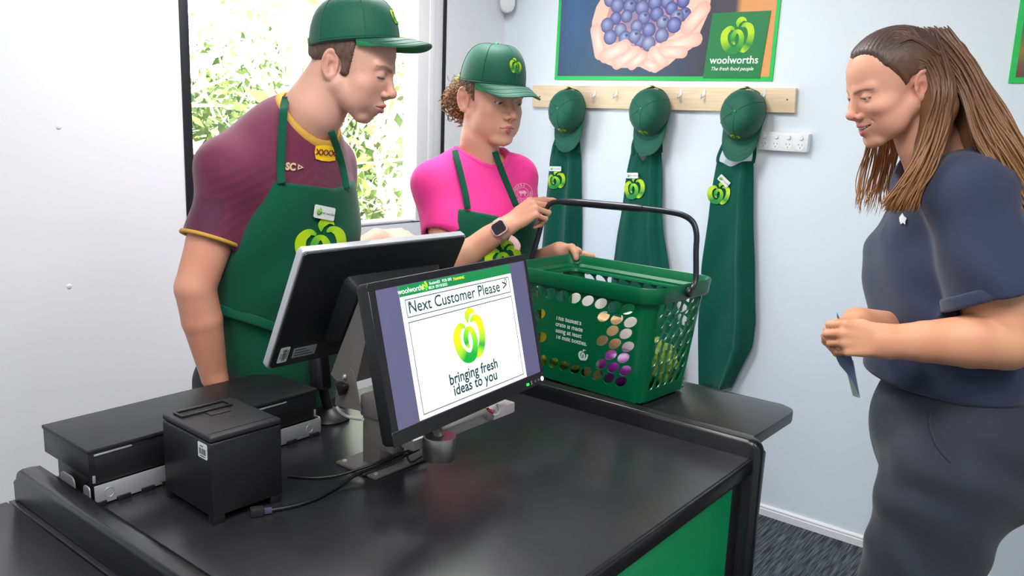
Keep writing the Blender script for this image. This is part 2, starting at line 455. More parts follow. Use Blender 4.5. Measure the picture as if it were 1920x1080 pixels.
# ================================================================== CHECKOUT COUNTER
ZW = 0.90
lam = mat('black_laminate', (36, 36, 39), rough=0.27, spec=0.45, var=0.10, scale=14, bump=0.05, bscale=900, dist=0.0006)
lam_edge = mat('black_edge', (20, 20, 22), rough=0.28)
carcass = mat('counter_carcass', (24, 24, 27), rough=0.4)
green_panel = mat('green_panel', (0, 158, 96), rough=0.35)
CX0, CX1, LY, RY = -1.385, -0.545, 0.513, 1.446       # back edge, customer edge, left and right panel inner faces
counter = empty('checkout_counter', ((CX0 + CX1) / 2, (LY + RY) / 2, 0))
tag(counter, 'black laminate checkout counter with raised end lips and green front panel', 'counter')
co = Vector(counter.location)
def cbox(name, lo, hi, m, bevel=0.002, seg=2): return box(name, Vector(lo) - co, Vector(hi) - co, m, counter, bevel, seg)
cbox('worktop', (CX0, LY, ZW - 0.03), (CX1, RY, ZW), lam, 0.004, 3)
cbox('edge_moulding', (CX1 - 0.004, LY, ZW - 0.032), (CX1 + 0.006, RY, ZW - 0.001), lam_edge, 0.005, 3)
cbox('carcass', (CX0 + 0.03, LY, 0.08), (CX1 - 0.022, RY, ZW - 0.03), carcass, 0)
cbox('front_panel', (CX1 - 0.0225, LY + 0.02, 0.12), (CX1 - 0.012, 1.400, ZW - 0.036), green_panel, 0.0008)
cbox('stile', (CX1 - 0.023, 1.402, 0.10), (CX1 - 0.013, RY, ZW - 0.032), carcass, 0.0005)
cbox('plinth', (CX0 + 0.05, LY, 0), (CX1 - 0.06, RY, 0.08), carcass, 0)
def end_panel(y0, y1, ztop, x0, x1, r):
    pts = []
    for cx, cz, a0 in ((x1 - r, ztop - r, 0), (x0 + r, ztop - r, 90)):
        for i in range(9):
            a = math.radians(a0 + 90 * i / 8); pts.append((cx + r * math.cos(a), cz + r * math.sin(a)))
    pts += [(x0, 0.0), (x1, 0.0)]
    M = Matrix(((1, 0, 0, 0), (0, 0, -1, y1), (0, 1, 0, 0), (0, 0, 0, 1)))
    return prism('end_panel', pts, y1 - y0, lam_edge, counter, Matrix.Translation(-co) @ M, bevel=0.009, auto=60)
end_panel(RY, RY + 0.032, ZW + 0.034, CX0, CX1 + 0.016, 0.026)
end_panel(LY - 0.031, LY, ZW + 0.034, CX0 - 0.005, CX1 + 0.016, 0.026)
cbox('edge_strip', (CX0 - 0.004, LY - 0.041, ZW - 0.045), (CX1, LY - 0.0312, ZW - 0.022), lam, 0.0015)

ext = empty('side_shelf', (-0.9, 0.2, 0)); tag(ext, 'flat black side shelf to the left of the checkout counter', 'shelf')
eo = Vector(ext.location)
box('top', Vector((CX0 - 0.004, -0.35, ZW - 0.047)) - eo, Vector((CX1, LY - 0.0435, ZW - 0.022)) - eo, lam, ext, 0.0015)
box('side_panel', Vector((CX0, -0.35, 0)) - eo, Vector((CX0 + 0.02, LY - 0.05, ZW - 0.047)) - eo, carcass, ext)
box('side_panel', Vector((CX1 - 0.02, -0.35, 0)) - eo, Vector((CX1, LY - 0.05, ZW - 0.047)) - eo, carcass, ext)

# bagging table behind the lip
tb_ = empty('bagging_table', (-0.9, 1.65, 0)); tag(tb_, 'black bagging table with rounded corner under the green basket', 'table')
to = Vector(tb_.location)
pts = [(-1.26, 1.483), (-0.585, 1.483), (-0.585, 1.775)]
for i in range(1, 8):
    a = math.radians(90 * i / 8); pts.append((-0.62 + 0.035 * math.cos(a), 1.775 + 0.035 * math.sin(a)))
pts += [(-0.62, 1.81), (-1.26, 1.81)]
prism('tabletop', pts, 0.026, lam, tb_, Matrix.Translation(Vector((0, 0, ZW - 0.026)) - to), bevel=0.004)
pl = [(-1.2, 0.0), (-0.72, 0.0), (-0.70, 0.25), (-0.66, ZW - 0.10), (-0.655, ZW - 0.0265), (-1.2, ZW - 0.0265)]
prism('support_panel', pl, 0.03, mat('grey_support', (70, 72, 76), rough=0.5), tb_, Matrix.Translation(-to) @ Matrix(((1, 0, 0, 0), (0, 0, -1, 1.66), (0, 1, 0, 0), (0, 0, 0, 1))))

# ================================================================== CASH DRAWER
dk = mat('device_black', (26, 26, 28), rough=0.38, bump=0.05, bscale=1500, dist=0.0004)
dk2 = mat('device_black_matte', (34, 34, 37), rough=0.5, bump=0.08, bscale=1200, dist=0.0004)
steel = mat('brushed_steel', (190, 190, 192), rough=0.38, metal=0.55, bump=0.05, bscale=40, stretch=(2, 2, 60))
grey_metal = mat('grey_powder_coat', (112, 110, 108), rough=0.45, metal=0.25, bump=0.06, bscale=1500, dist=0.0003)
label_m = mat('label_white', (228, 230, 230), rough=0.4)
ink = mat('black_ink', (20, 20, 22), rough=0.6)
dr = empty('cash_drawer', (-1.30, 0.745, ZW)); tag(dr, 'wide black cash drawer held in a low steel tray on the counter', 'cash drawer')
do = Vector(dr.location)
def dbox(name, lo, hi, m, bevel=0.0015, parent=None): return box(name, Vector(lo) - do, Vector(hi) - do, m, parent or dr, bevel)
y0, y1 = 0.528, 0.962
dbox('body', (-1.384, y0 + 0.0015, 0.947), (-1.2262, y1 - 0.0015, 0.9868), dk, 0.001)
dbox('base', (-1.352, y0 + 0.008, ZW + 0.006), (-1.2275, y1 - 0.004, 0.9468), dk, 0.001)
dbox('lid', (-1.386, y0, 0.987), (-1.224, y1, 0.9935), dk2, 0.0018)
dbox('front_panel', (-1.2262, y0 + 0.010, 0.936), (-1.2252, y1 - 0.010, 0.9780), dk, 0.0004)
dbox('hinge_strip', (-1.2285, y0 + 0.01, 0.9805), (-1.2248, y0 + 0.07, 0.984), steel)
dbox('hinge_strip', (-1.2285, y1 - 0.16, 0.9805), (-1.2248, y1 - 0.07, 0.984), steel)
dbox('corner_clip', (-1.2275, y0 + 0.006, 0.938), (-1.2245, y0 + 0.010, 0.950), steel, 0.0005)
dbox('corner_clip', (-1.2275, y1 - 0.008, 0.938), (-1.2245, y1 - 0.004, 0.952), steel, 0.0005)
tray = dbox('steel_tray', (-1.2235, y0 + 0.006, ZW + 0.003), (-1.2215, y1 + 0.004, ZW + 0.034), steel, 0.0006)
for yy, w in ((y0 - 0.002, 0.002), (y1 + 0.003, 0.002)):
    M = Matrix.Translation(-do) @ Matrix(((1, 0, 0, -1.2315), (0, 0, 1, yy), (0, 1, 0, ZW + 0.019), (0, 0, 0, 1)))
    prism('tray_tab', rrect(0.020, 0.032, 0.006), w, steel, dr, M)
M = Matrix.Translation(-do) @ Matrix(((1, 0, 0, -1.300), (0, 0, 1, y0 - 0.001), (0, 1, 0, ZW + 0.017), (0, 0, 0, 1)))
prism('tray_tab', rrect(0.05, 0.034, 0.012), 0.002, steel, dr, M)
for yy in (y0 + 0.028, y1 - 0.022):
    V, Fc = tube_geo([(0.0078 * math.cos(a), 0.0078 * math.sin(a), 0) for a in np.linspace(0, 2 * PI, 25)], 0.0006, 5, False)
    V = xf(V, Matrix.Translation(Vector((-1.2213, yy, ZW + 0.0185)) - do) @ Matrix.Rotation(PI / 2, 4, 'Y'))
    mesh_obj('embossed_ring', V, Fc, steel, dr, smooth=True)
for k, yy in enumerate((y0 + 0.012, y0 + 0.05, y0 + 0.09, y0 + 0.125, y0 + 0.33, y0 + 0.37, y1 - 0.012)):
    dbox('tray_foot', (-1.2225, yy - 0.011, ZW + 0.0004), (-1.2185, yy + 0.011, ZW + 0.0075), dk, 0.0008)

# ================================================================== RECEIPT PRINTER
pr = empty('receipt_printer', (-1.108, 0.684, ZW), math.radians(-2)); tag(pr, 'boxy black receipt printer with barcode sticker in front of the cash drawer', 'printer')
hx, hy, hz = 0.072, 0.0605, 0.139
box('body', (-hx, -hy, 0.012), (hx, hy, hz - 0.010), dk, pr, 0.003, 3)
box('lid', (-hx, -hy, hz - 0.0095), (hx, hy, hz), dk2, pr, 0.003, 3)
for sx, sy in ((1, 1), (1, -1), (-1, 1), (-1, -1)):
    box('foot', (sx * (hx - 0.008) - 0.007, sy * (hy - 0.011) - 0.010, 0.0002), (sx * (hx - 0.008) + 0.007, sy * (hy - 0.011) + 0.010, 0.013), dk, pr, 0.001)
# paper slot frame on the lid: a raised rim around a dark slot
bm = bmesh.new()
for lo, hi in (((-0.058, -0.046, hz), (-0.054, 0.034, hz + 0.004)), ((-0.034, -0.046, hz), (-0.030, 0.034, hz + 0.004)),
               ((-0.058, -0.050, hz), (-0.030, -0.046, hz + 0.004)), ((-0.058, 0.034, hz), (-0.030, 0.038, hz + 0.004))):
    add_box(bm, lo, hi, 0.0012)
bm_obj('slot_rim', bm, dk, pr, auto=35)
box('paper_slot', (-0.0535, -0.0455, hz), (-0.0345, 0.0335, hz + 0.0006), ink, pr, 0)
box('tear_bar', (-0.0365, -0.045, hz + 0.0008), (-0.0345, 0.033, hz + 0.0025), steel, pr, 0)
box('release_tab', (-0.028, -0.012, hz + 0.0001), (-0.010, 0.022, hz + 0.0016), dk2, pr, 0.0007)
box('lid_seam', (0.058, -hy + 0.004, hz + 0.0001), (0.0592, hy - 0.004, hz + 0.0006), ink, pr, 0)
V, Fc = text_geo('hp', 0.012, 0.0, 0.2); mesh_obj('logo', xf(V, Matrix.Translation((0.012, 0.010, hz + 0.0003)) @ Matrix.Rotation(PI / 2, 4, 'Z')), Fc, ink, pr)
def barcode(name, M, w, h, parent, n=12, seed=1):
    """white sticker with dark bars, in the plane of M"""
    st = prism(name, rrect(w, h, 0.0025), 0.0004, label_m, parent, M)
    rg = random.Random(seed); bm = bmesh.new(); x = -w * 0.36
    while x < w * 0.36:
        ww = rg.choice((0.0006, 0.001, 0.0016)); add_box(bm, (x, -h * 0.26, 0.00045), (x + ww, h * 0.14, 0.0006), 0, mtx=M); x += ww + rg.choice((0.0007, 0.0012))
    add_box(bm, (-w * 0.3, -h * 0.40, 0.00045), (w * 0.3, -h * 0.34, 0.0006), 0, mtx=M); add_box(bm, (-w * 0.25, h * 0.25, 0.00045), (w * 0.1, h * 0.31, 0.0006), 0, mtx=M)
    bm_obj('bars', bm, ink, st)
    return st
barcode('barcode_sticker', Matrix(((1, 0, 0, 0.050), (0, 0, -1, -hy - 0.0002), (0, 1, 0, hz - 0.026), (0, 0, 0, 1))), 0.026, 0.024, pr)

# ================================================================== FRONT (CUSTOMER) MONITOR
def dirframe(yaw, tilt):
    n = np.array([math.cos(yaw) * math.cos(tilt), math.sin(yaw) * math.cos(tilt), math.sin(tilt)])
    rt = np.array([-math.sin(yaw), math.cos(yaw), 0.0]); return rt, np.cross(n, rt), n
rt, up, nn = dirframe(math.radians(4.7), math.radians(13.3))
MW, MH = 0.415, 0.2405
mon = empty('customer_display', mtx=frame_mtx((-0.8635, 0.984, 1.1556), rt, up, nn))
tag(mon, 'flat monitor facing the customer with Next Customer Please on its lit screen', 'monitor')
plast = mat('monitor_plastic', (24, 25, 28), rough=0.42, bump=0.04, bscale=1500, dist=0.0003)
prism('housing', rrect(MW, MH, 0.006), 0.021, plast, mon, Matrix.Translation((0, 0, -0.022)), bevel=0.003)
prism('rear_cover', rrect(MW * 0.72, MH * 0.62, 0.02), 0.022, plast, mon, Matrix.Translation((0, 0, -0.0438)), bevel=0.008)
SX0, SX1, SY0, SY1 = -MW / 2 + 0.0145, MW / 2 - 0.0085, -MH / 2 + 0.0215, MH / 2 - 0.0115     # lit panel
SW, SH = SX1 - SX0, SY1 - SY0
bm = bmesh.new()
for lo, hi in (((-MW / 2, -MH / 2, -0.0012), (MW / 2, SY0, 0.0006)), ((-MW / 2, SY1, -0.0012), (MW / 2, MH / 2, 0.0006)),
               ((-MW / 2, SY0, -0.0012), (SX0, SY1, 0.0006)), ((SX1, SY0, -0.0012), (MW / 2, SY1, 0.0006))): add_box(bm, lo, hi, 0.0004, 1)
bm_obj('bezel', bm, mat('bezel_black', (30, 29, 33), rough=0.3), mon, auto=40)
scr_bg = mat('screen_dark', (74, 73, 100), rough=0.25, emit=0.85)
scr_wh = mat('screen_white', (240, 244, 244), rough=0.25, emit=0.62)
scr_ln = mat('screen_line', (84, 94, 98), rough=0.3, emit=0.5)
scr_gr = mat('screen_green', (18, 110, 60), rough=0.3, emit=0.8)
scr_ink = mat('screen_ink', (22, 58, 62), rough=0.3, emit=0.6)
scr_ap = mat('screen_apple', rough=0.3, attr='Col', emit=0.85)
scr = box('screen', (SX0, SY0, -0.001), (SX1, SY1, -0.0004), scr_bg, mon, 0)
def srect(name, u0, v0, u1, v1, m, lvl, par=scr):
    """u, v are fractions of the lit panel, v from the top"""
    return box(name, (SX0 + u0 * SW, SY1 - v1 * SH, -0.0003 + lvl * 0.0001), (SX0 + u1 * SW, SY1 - v0 * SH, -0.00025 + lvl * 0.0001), m, par, 0)
def sframe(name, u0, v0, u1, v1, lvl, th=0.0017):
    bm = bmesh.new(); x0, x1, ya, yb = SX0 + u0 * SW, SX0 + u1 * SW, SY1 - v1 * SH, SY1 - v0 * SH; z = -0.0003 + lvl * 0.0001
    for lo, hi in (((x0, ya, z), (x1, ya + th, z + 5e-5)), ((x0, yb - th, z), (x1, yb, z + 5e-5)), ((x0, ya, z), (x0 + th, yb, z + 5e-5)), ((x1 - th, ya, z), (x1, yb, z + 5e-5))): add_box(bm, lo, hi)
    return bm_obj(name, bm, scr_ln, scr)
def sM(u, v, lvl): return Matrix.Translation((SX0 + u * SW, SY1 - v * SH, -0.0003 + lvl * 0.0001))
U0, U1 = 0.125, 0.882
srect('page', U0, 0.005, U1, 0.995, scr_wh, 0)
srect('header_bar', U0, 0.005, U1, 0.085, scr_gr, 1)
letters('header_text', 'woolworths', sM(U0 + 0.072, 0.047, 2), 0.0125, mat('screen_text_white', (235, 240, 236), emit=0.8), scr)
apple('header_mark', sM(U0 + 0.152, 0.044, 2), 0.013, scr, scr_ap)
letters('status_text', 'Student03   POS: 003', sM(U0 + 0.255, 0.030, 2), 0.0065, MATS['screen_text_white'], scr)
letters('status_text', '08:24  09/10/2025', sM(U0 + 0.235, 0.062, 2), 0.0065, MATS['screen_text_white'], scr)
letters('mode_text', 'TRAINING', sM(U0 + 0.375, 0.036, 2), 0.0065, mat('screen_text_yellow', (240, 235, 40), emit=0.8), scr)
sframe('button_outline', U0 + 0.025, 0.108, U1 - 0.022, 0.245, 2)
letters('button_text', 'Next Customer Please >', sM((U0 + U1) / 2 - 0.003, 0.176, 2), 0.0262, scr_ink, scr, bold=0.012)
for u in (U0 + 0.05, U1 - 0.052):
    V, Fc = tube_geo([(0.0032 * math.cos(a), 0.004 * math.sin(a), 0) for a in np.linspace(0, 2 * PI, 17)], 0.0009, 4, False, flat=1.0)
    mesh_obj('ring_mark', xf(V, sM(u, 0.15 if u < 0.5 else 0.142, 3)), Fc, scr_ln, scr)
sframe('page_outline', U0 + 0.025, 0.275, U1 - 0.022, 0.965, 2)
apple('apple_mark', sM((U0 + U1) / 2 + 0.005, 0.505, 2), 0.076, scr, scr_ap)
letters('slogan', 'bringing fresh', sM((U0 + U1) / 2 + 0.002, 0.790, 2), 0.0245, scr_ink, scr, bold=0.022)
letters('slogan', 'ideas to you', sM((U0 + U1) / 2 + 0.002, 0.880, 2), 0.0245, scr_ink, scr, bold=0.022)
gl = mat('key_green', (40, 230, 60), emit=1.2); vl = mat('key_violet', (225, 170, 255), emit=2.5)
by = -MH / 2 + 0.0085
prism('power_light', rrect(0.0075, 0.0045, 0.0015), 0.0012, gl, mon, Matrix.Translation((0.150, by, 0.0004)))
letters('key_mark', 'S', Matrix.Translation((0.163, by, 0.0009)), 0.009, label_m, mon)
letters('key_mark', '<', Matrix.Translation((0.176, by, 0.0009)), 0.009, label_m, mon)
letters('key_mark', '>', Matrix.Translation((0.187, by, 0.0009)), 0.009, label_m, mon)
lathe('power_button', [(0.0042, 0), (0.0042, 0.001), (0.003, 0.0014)], vl, mon, Matrix.Translation((0.199, by, 0.0004)), n=14)
letters('maker_mark', 'hp', Matrix.Translation((0.0, by + 0.001, 0.0009)), 0.009, mat('mark_grey', (60, 60, 66), rough=0.3), mon, italic=0.2)

# ================================================================== REAR (CASHIER) MONITOR, seen from behind
rt2, up2, n2 = dirframe(math.radians(-1.9), math.radians(-26.4))
RW, RH = 0.385, 0.2495
rm = empty('cashier_monitor', mtx=frame_mtx((-1.131, 1.0185, 1.1765), rt2, up2, n2))     # +Z looks at the camera side
tag(rm, 'flat monitor turned to the assistants, seen from its dark back with stickers', 'monitor')
prism('housing', rrect(RW, RH, 0.005), 0.014, mat('monitor_side', (196, 198, 204), rough=0.3, metal=0.3), rm, Matrix.Translation((0, 0, -0.0165)), bevel=0.002)
prism('rear_shell', rrect(RW - 0.006, RH - 0.006, 0.006), 0.004, plast, rm, Matrix.Translation((0, 0, -0.0028)), bevel=0.002)
bulge = [(-0.09, -0.09), (0.13, -0.09), (0.13, 0.055), (-0.09, 0.055)]
bm = bmesh.new(); vs_ = add_prism(bm, rrect(0.235, 0.150, 0.012, 4, 0.03, -0.012), 0.026)
for v in bm.verts:
    if v.co.z > 0.01: v.co.x = 0.03 + (v.co.x - 0.03) * 0.86; v.co.y = -0.012 + (v.co.y + 0.012) * 0.78
bmesh.ops.translate(bm, verts=bm.verts, vec=(0, 0, 0.0013)); bmesh.ops.recalc_face_normals(bm, faces=bm.faces)
bm_obj('rear_bulge', bm, plast, rm, auto=35)
for k in range(3): box('vent_rib', (-0.05, 0.030 + 0.006 * k, 0.0275), (0.11, 0.033 + 0.006 * k, 0.0285), plast, rm, 0.0003)
box('panel', (-RW / 2 + 0.01, -RH / 2 + 0.012, -0.0172), (RW / 2 - 0.01, RH / 2 - 0.012, -0.0166), mat('screen_off', (12, 12, 14), rough=0.1), rm, 0)
barcode('barcode_sticker', Matrix.Translation((-RW / 2 + 0.024, -RH / 2 + 0.030, 0.0014)) @ Matrix.Rotation(PI / 2, 4, 'Z'), 0.034, 0.020, rm, seed=4)
rs = prism('rating_label', rrect(0.050, 0.022, 0.001), 0.0004, mat('label_grey', (150, 154, 156), rough=0.4), rm, Matrix.Translation((-RW / 2 + 0.068, -RH / 2 + 0.029, 0.0014)))
for k in range(3): box('print_line', (-RW / 2 + 0.047, -RH / 2 + 0.022 + 0.006 * k, 0.0018), (-RW / 2 + 0.047 + (0.040, 0.032, 0.022)[k], -RH / 2 + 0.0245 + 0.006 * k, 0.002), mat('label_dark', (70, 74, 76), rough=0.5), rs, 0)

# ================================================================== MONITOR STAND
st = empty('monitor_stand', (-1.03, 0.955, ZW)); tag(st, 'grey metal stand with base plate carrying the two monitors', 'monitor stand')
so = Vector(st.location)
def sbox(name, lo, hi, m=grey_metal, bevel=0.001): return box(name, Vector(lo) - so, Vector(hi) - so, m, st, bevel)
sbox('base_plate', (-1.087, 0.893, ZW + 0.0002), (-0.983, 1.043, ZW + 0.006), grey_metal, 0.002)
for x, y in ((-1.076, 0.904), (-0.994, 0.904), (-1.076, 1.032), (-0.994, 1.032)):
    lathe('screw', [(0.0045, 0), (0.004, 0.0018), (0.0015, 0.0024)], steel, st, Matrix.Translation(Vector((x, y, ZW + 0.006)) - so), n=12)
sbox('post', (-1.052, 0.925, ZW + 0.006), (-1.008, 0.985, 1.005))
sbox('head_bracket', (-1.056, 0.921, 0.992), (-0.93, 0.990, 1.032), grey_metal, 0.004)
def yplate(name, px, y, th, m=grey_metal):
    q = [ony(a, b_, y) for a, b_ in px]
    poly = [(p[0], p[2]) for p in q]
    return prism(name, poly, th, m, st, Matrix.Translation(-so) @ Matrix(((1, 0, 0, 0), (0, 0, 1, y), (0, 1, 0, 0), (0, 0, 0, 1))))
yplate('tilt_arm', [(674, 560), (695, 598), (668, 716), (631, 714), (620, 702), (632, 668)], 0.916, 0.08)
yplate('pivot_ear', [(638, 706), (641, 697), (648, 691), (656, 691), (661, 697), (665, 712), (676, 771), (628, 759), (630, 735)], 0.9125, 0.003)
kn = ony(641, 727, 0.905)
pts = []
for i in range(48):
    a = 2 * PI * i / 48; r_ = 0.0098 + 0.0042 * math.cos(3 * a); pts.append((r_ * math.cos(a), r_ * math.sin(a)))
prism('knob', pts, 0.012, dk, st, Matrix.Translation(Vector(kn) - so) @ Matrix(((1, 0, 0, 0), (0, 0, 1, -0.006), (0, 1, 0, 0), (0, 0, 0, 1))) @ Matrix.Rotation(0.5, 4, 'Z'), bevel=0.002)
bo = ony(647, 706, 0.910)
lathe('bolt', [(0.0045, 0), (0.0045, 0.002), (0.003, 0.0042)], steel, st, Matrix.Translation(Vector(bo) - so) @ Matrix.Rotation(PI / 2, 4, 'X'), n=14)
mc = Vector((-0.8635, 0.984, 1.1556)) - Vector(nn) * 0.047
tube('display_arm', [Vector((-0.985, 0.962, 1.02)) - so, Vector((-0.94, 0.97, 1.04)) - so, mc - so], 0.016, grey_metal, st, 12)
rc = Vector((-1.131, 1.0185, 1.1765)) + Vector(n2) * 0.030
tube('monitor_arm', [Vector((-1.04, 0.965, 1.10)) - so, Vector((-1.075, 0.985, 1.14)) - so, rc - so], 0.016, grey_metal, st, 12)
# support rail and drum under the customer display
A = onx(772, 836, -0.868); B = onx(962, 762, -0.868); ex = (Vector(B) - Vector(A)); L_ = ex.length
MR = frame_mtx(A, ex, (0, 0, 1))
MR = Matrix.Translation(-so) @ MR
bm = bmesh.new(); add_box(bm, (0.0, -0.009, -0.03), (L_ * 0.76, 0.009, 0.004), 0.002, mtx=MR); bm_obj('support_rail', bm, mat('grey_rail', (150, 148, 146), rough=0.4, metal=0.2), st, auto=40)
bm = bmesh.new(); add_box(bm, (L_ * 0.765, -0.010, -0.028), (L_, 0.010, 0.005), 0.003, mtx=MR); bm_obj('rail_end', bm, mat('pale_rail', (206, 196, 198), rough=0.4), st, auto=40)
bm = bmesh.new(); add_box(bm, (-0.022, -0.014, -0.05), (-0.003, 0.008, -0.02), 0.002, mtx=MR); bm_obj('rail_bracket', bm, grey_metal, st, auto=40)
dc = at(824, 836, 1.31)
lathe('drum', [(0.026, -0.020), (0.0268, -0.018), (0.0268, 0.016), (0.026, 0.018)], mat('drum_steel', (150, 146, 142), rough=0.3, metal=0.95), st, Matrix.Translation(Vector(dc) - so), n=32)
tube('drum_stem', [Vector(dc) - so + Vector((0, 0, 0.015)), Vector(dc) - so + Vector((-0.02, 0.0, 0.05)), Vector((-0.95, 0.965, 1.02)) - so], 0.008, grey_metal, st, 10)

# ================================================================== BARCODE SCANNER ON ITS STAND
sb = onz(616, 785, ZW)
scn = empty('barcode_scanner', (sb[0], sb[1], ZW)); tag(scn, 'black barcode scanner on a round foot beside the grey stand', 'scanner')
lathe('foot', [(0.042, 0.0003), (0.043, 0.004), (0.036, 0.012), (0.018, 0.020), (0.012, 0.024)], dk, scn, n=28)
tube('neck', [(0, 0, 0.02), (-0.004, -0.006, 0.05), (-0.004, -0.012, 0.085)], 0.010, dk, scn, 12)
bm = bmesh.new(); add_box(bm, (-0.018, -0.016, 0.0), (0.018, 0.016, 0.085), 0.007, 3, Matrix.Translation((-0.004, -0.014, 0.065)) @ Matrix.Rotation(-0.12, 4, 'Y')); bm_obj('head', bm, dk2, scn, auto=40)
bm = bmesh.new(); add_box(bm, (0.0183, -0.009, 0.008), (0.0195, 0.009, 0.075), 0.0005, 1, Matrix.Translation((-0.004, -0.014, 0.065)) @ Matrix.Rotation(-0.12, 4, 'Y')); bm_obj('scan_window', bm, mat('scan_window', (14, 14, 18), rough=0.08), scn)

# ================================================================== CABLES
cab = mat('cable_black', (16, 16, 18), rough=0.42)
def cable(name, pix, rad, m, lab, z=None, cat='cable', grp=None, n=8):
    P = [onz(p[0], p[1], p[2] if len(p) > 2 else (z or ZW + rad + 0.0006)) for p in pix]
    o = tube(name, spline(P, n), rad, m, None, 8); tag(o, lab, cat, grp); return o
cable('power_cable', [(500, 958), (545, 950), (590, 936), (635, 912, 0.905), (668, 890, 0.912), (705, 876, 0.914), (750, 858, 0.915), (785, 842, 0.917)], 0.0032, cab, 'thick black cable plugged into the receipt printer', None, grp='black cables on the counter')
cable('data_cable', [(540, 893), (585, 896), (630, 892, 0.906), (672, 880, 0.913), (712, 866, 0.921), (755, 849, 0.922), (782, 838, 0.924)], 0.0026, cab, 'thin black cable running behind the printer to the stand', None, grp='black cables on the counter')
cable('loop_cable', [(768, 846, 0.925), (764, 856, 0.915), (770, 866, 0.911), (784, 860, 0.912), (800, 848, 0.916), (792, 838, 0.926)], 0.0022, cab, 'small black cable loop hanging under the customer display', None, grp='black cables on the counter')
pc = onz(482, 957, ZW + 0.009)
plug = empty('cable_plug', (pc[0], pc[1], ZW), math.radians(60)); tag(plug, 'black connector plug at the foot of the receipt printer', 'plug')
box('shell', (-0.010, -0.007, 0.0008), (0.010, 0.007, 0.014), dk2, plug, 0.002); box('strain_relief', (0.0102, -0.004, 0.0025), (0.022, 0.004, 0.0105), mat('plug_grey', (70, 78, 96), rough=0.4), plug, 0.001)
gw = mat('cable_grey', (190, 190, 192), rough=0.35)
tube_pts = spline([at(632, 764, 1.52), at(640, 774, 1.50), at(655, 782, 1.46), at(680, 786, 1.42)], 8)
tag(tube('armoured_cable', tube_pts, 0.0032, gw), 'pale grey armoured cable between scanner foot and stand', 'cable')
rd = spline([onx(922, 770, -0.852), onx(926, 778, -0.850), onx(933, 776, -0.850), onx(936, 768, -0.852), onx(932, 758, -0.856)], 6)
o = tube('lead_wire', rd, 0.0022, gw); tag(o, 'short grey wire loop on the rail under the screen', 'wire')
tag(tube('red_wire', spline([onx(914, 766, -0.852), onx(919, 771, -0.850), onx(924, 774, -0.849)], 6), 0.0024, mat('wire_red', (200, 30, 30), rough=0.4)), 'short red wire end on the rail under the screen', 'wire')
# ================================================================== CAP WALL: rail, hooks, caps, aprons, socket, sensor, posters
cloth = mat('green_cloth', (0, 82, 66), rough=0.85, spec=0.2, sheen=0.15, var=0.06, scale=60, bump=0.25, bscale=1400, dist=0.0004)
capm = mat('cap_cloth', (0, 88, 66), rough=0.6, spec=0.35, sheen=0.2, bump=0.2, bscale=1600, dist=0.0004)
cap_under = mat('cap_under', (0, 120, 66), rough=0.7)
lime_m = mat('lime_trim', (150, 214, 40), rough=0.6)
emb = mat('embroidery', rough=0.55, attr='Col', bump=0.5, bscale=900, dist=0.0006)
pine = mat('pine_wood', (238, 212, 176), rough=0.5, var=0.10, scale=3.0, stretch=(2.2, 20, 34), bump=0.05, bscale=8)

RT = 0.020
rl, rr_ = ony(998, 159.7, YB - RT), ony(1492, 165.3, YB - RT); rbl, rbr = ony(998, 200, YB - RT), ony(1489, 211.5, YB - RT)
rail = empty('hook_rail', ((rl[0] + rr_[0]) / 2, YB, (rl[2] + rbr[2]) / 2)); tag(rail, 'pine hook rail screwed to the wall with caps hanging on it', 'hook rail')
ro = Vector(rail.location)
q = [(p[0] - ro.x, p[2] - ro.z) for p in (rbl, rbr, rr_, rl)]
prism('board', q, RT - 0.0004, pine, rail, Matrix(((1, 0, 0, 0), (0, 0, 1, -RT), (0, 1, 0, 0), (0, 0, 0, 1))), bevel=0.001)
white_hook = mat('white_hook', (238, 236, 232), rough=0.35)
def hook(px):
    p = Vector(ony(px, 178, YB - RT)) - ro
    bm = bmesh.new(); add_box(bm, (-0.0045, -0.003, -0.024), (0.0045, -0.0002, 0.022), 0.001, mtx=Matrix.Translation(p))
    o = bm_obj('hook', bm, white_hook, rail, auto=40)
    path = spline([p + Vector((0, -0.001, 0.0)), p + Vector((0, -0.018, -0.010)), p + Vector((0, -0.030, -0.012)), p + Vector((0, -0.034, 0.004))], 6)
    tube('prong', path, 0.0036, white_hook, o, 8)
for px in (1064, 1116, 1157, 1214, 1277, 1321, 1390, 1434): hook(px)
for px, py in ((1476, 187), (1012, 181)):
    p = Vector(ony(px, py, YB - RT)) - ro
    lathe('screw', [(0.0035, 0), (0.003, 0.0008), (0.001, 0.0009)], mat('screw_dark', (90, 76, 50), rough=0.4, metal=0.6), rail, Matrix.Translation(p) @ Matrix.Rotation(PI / 2, 4, 'X'), n=10)

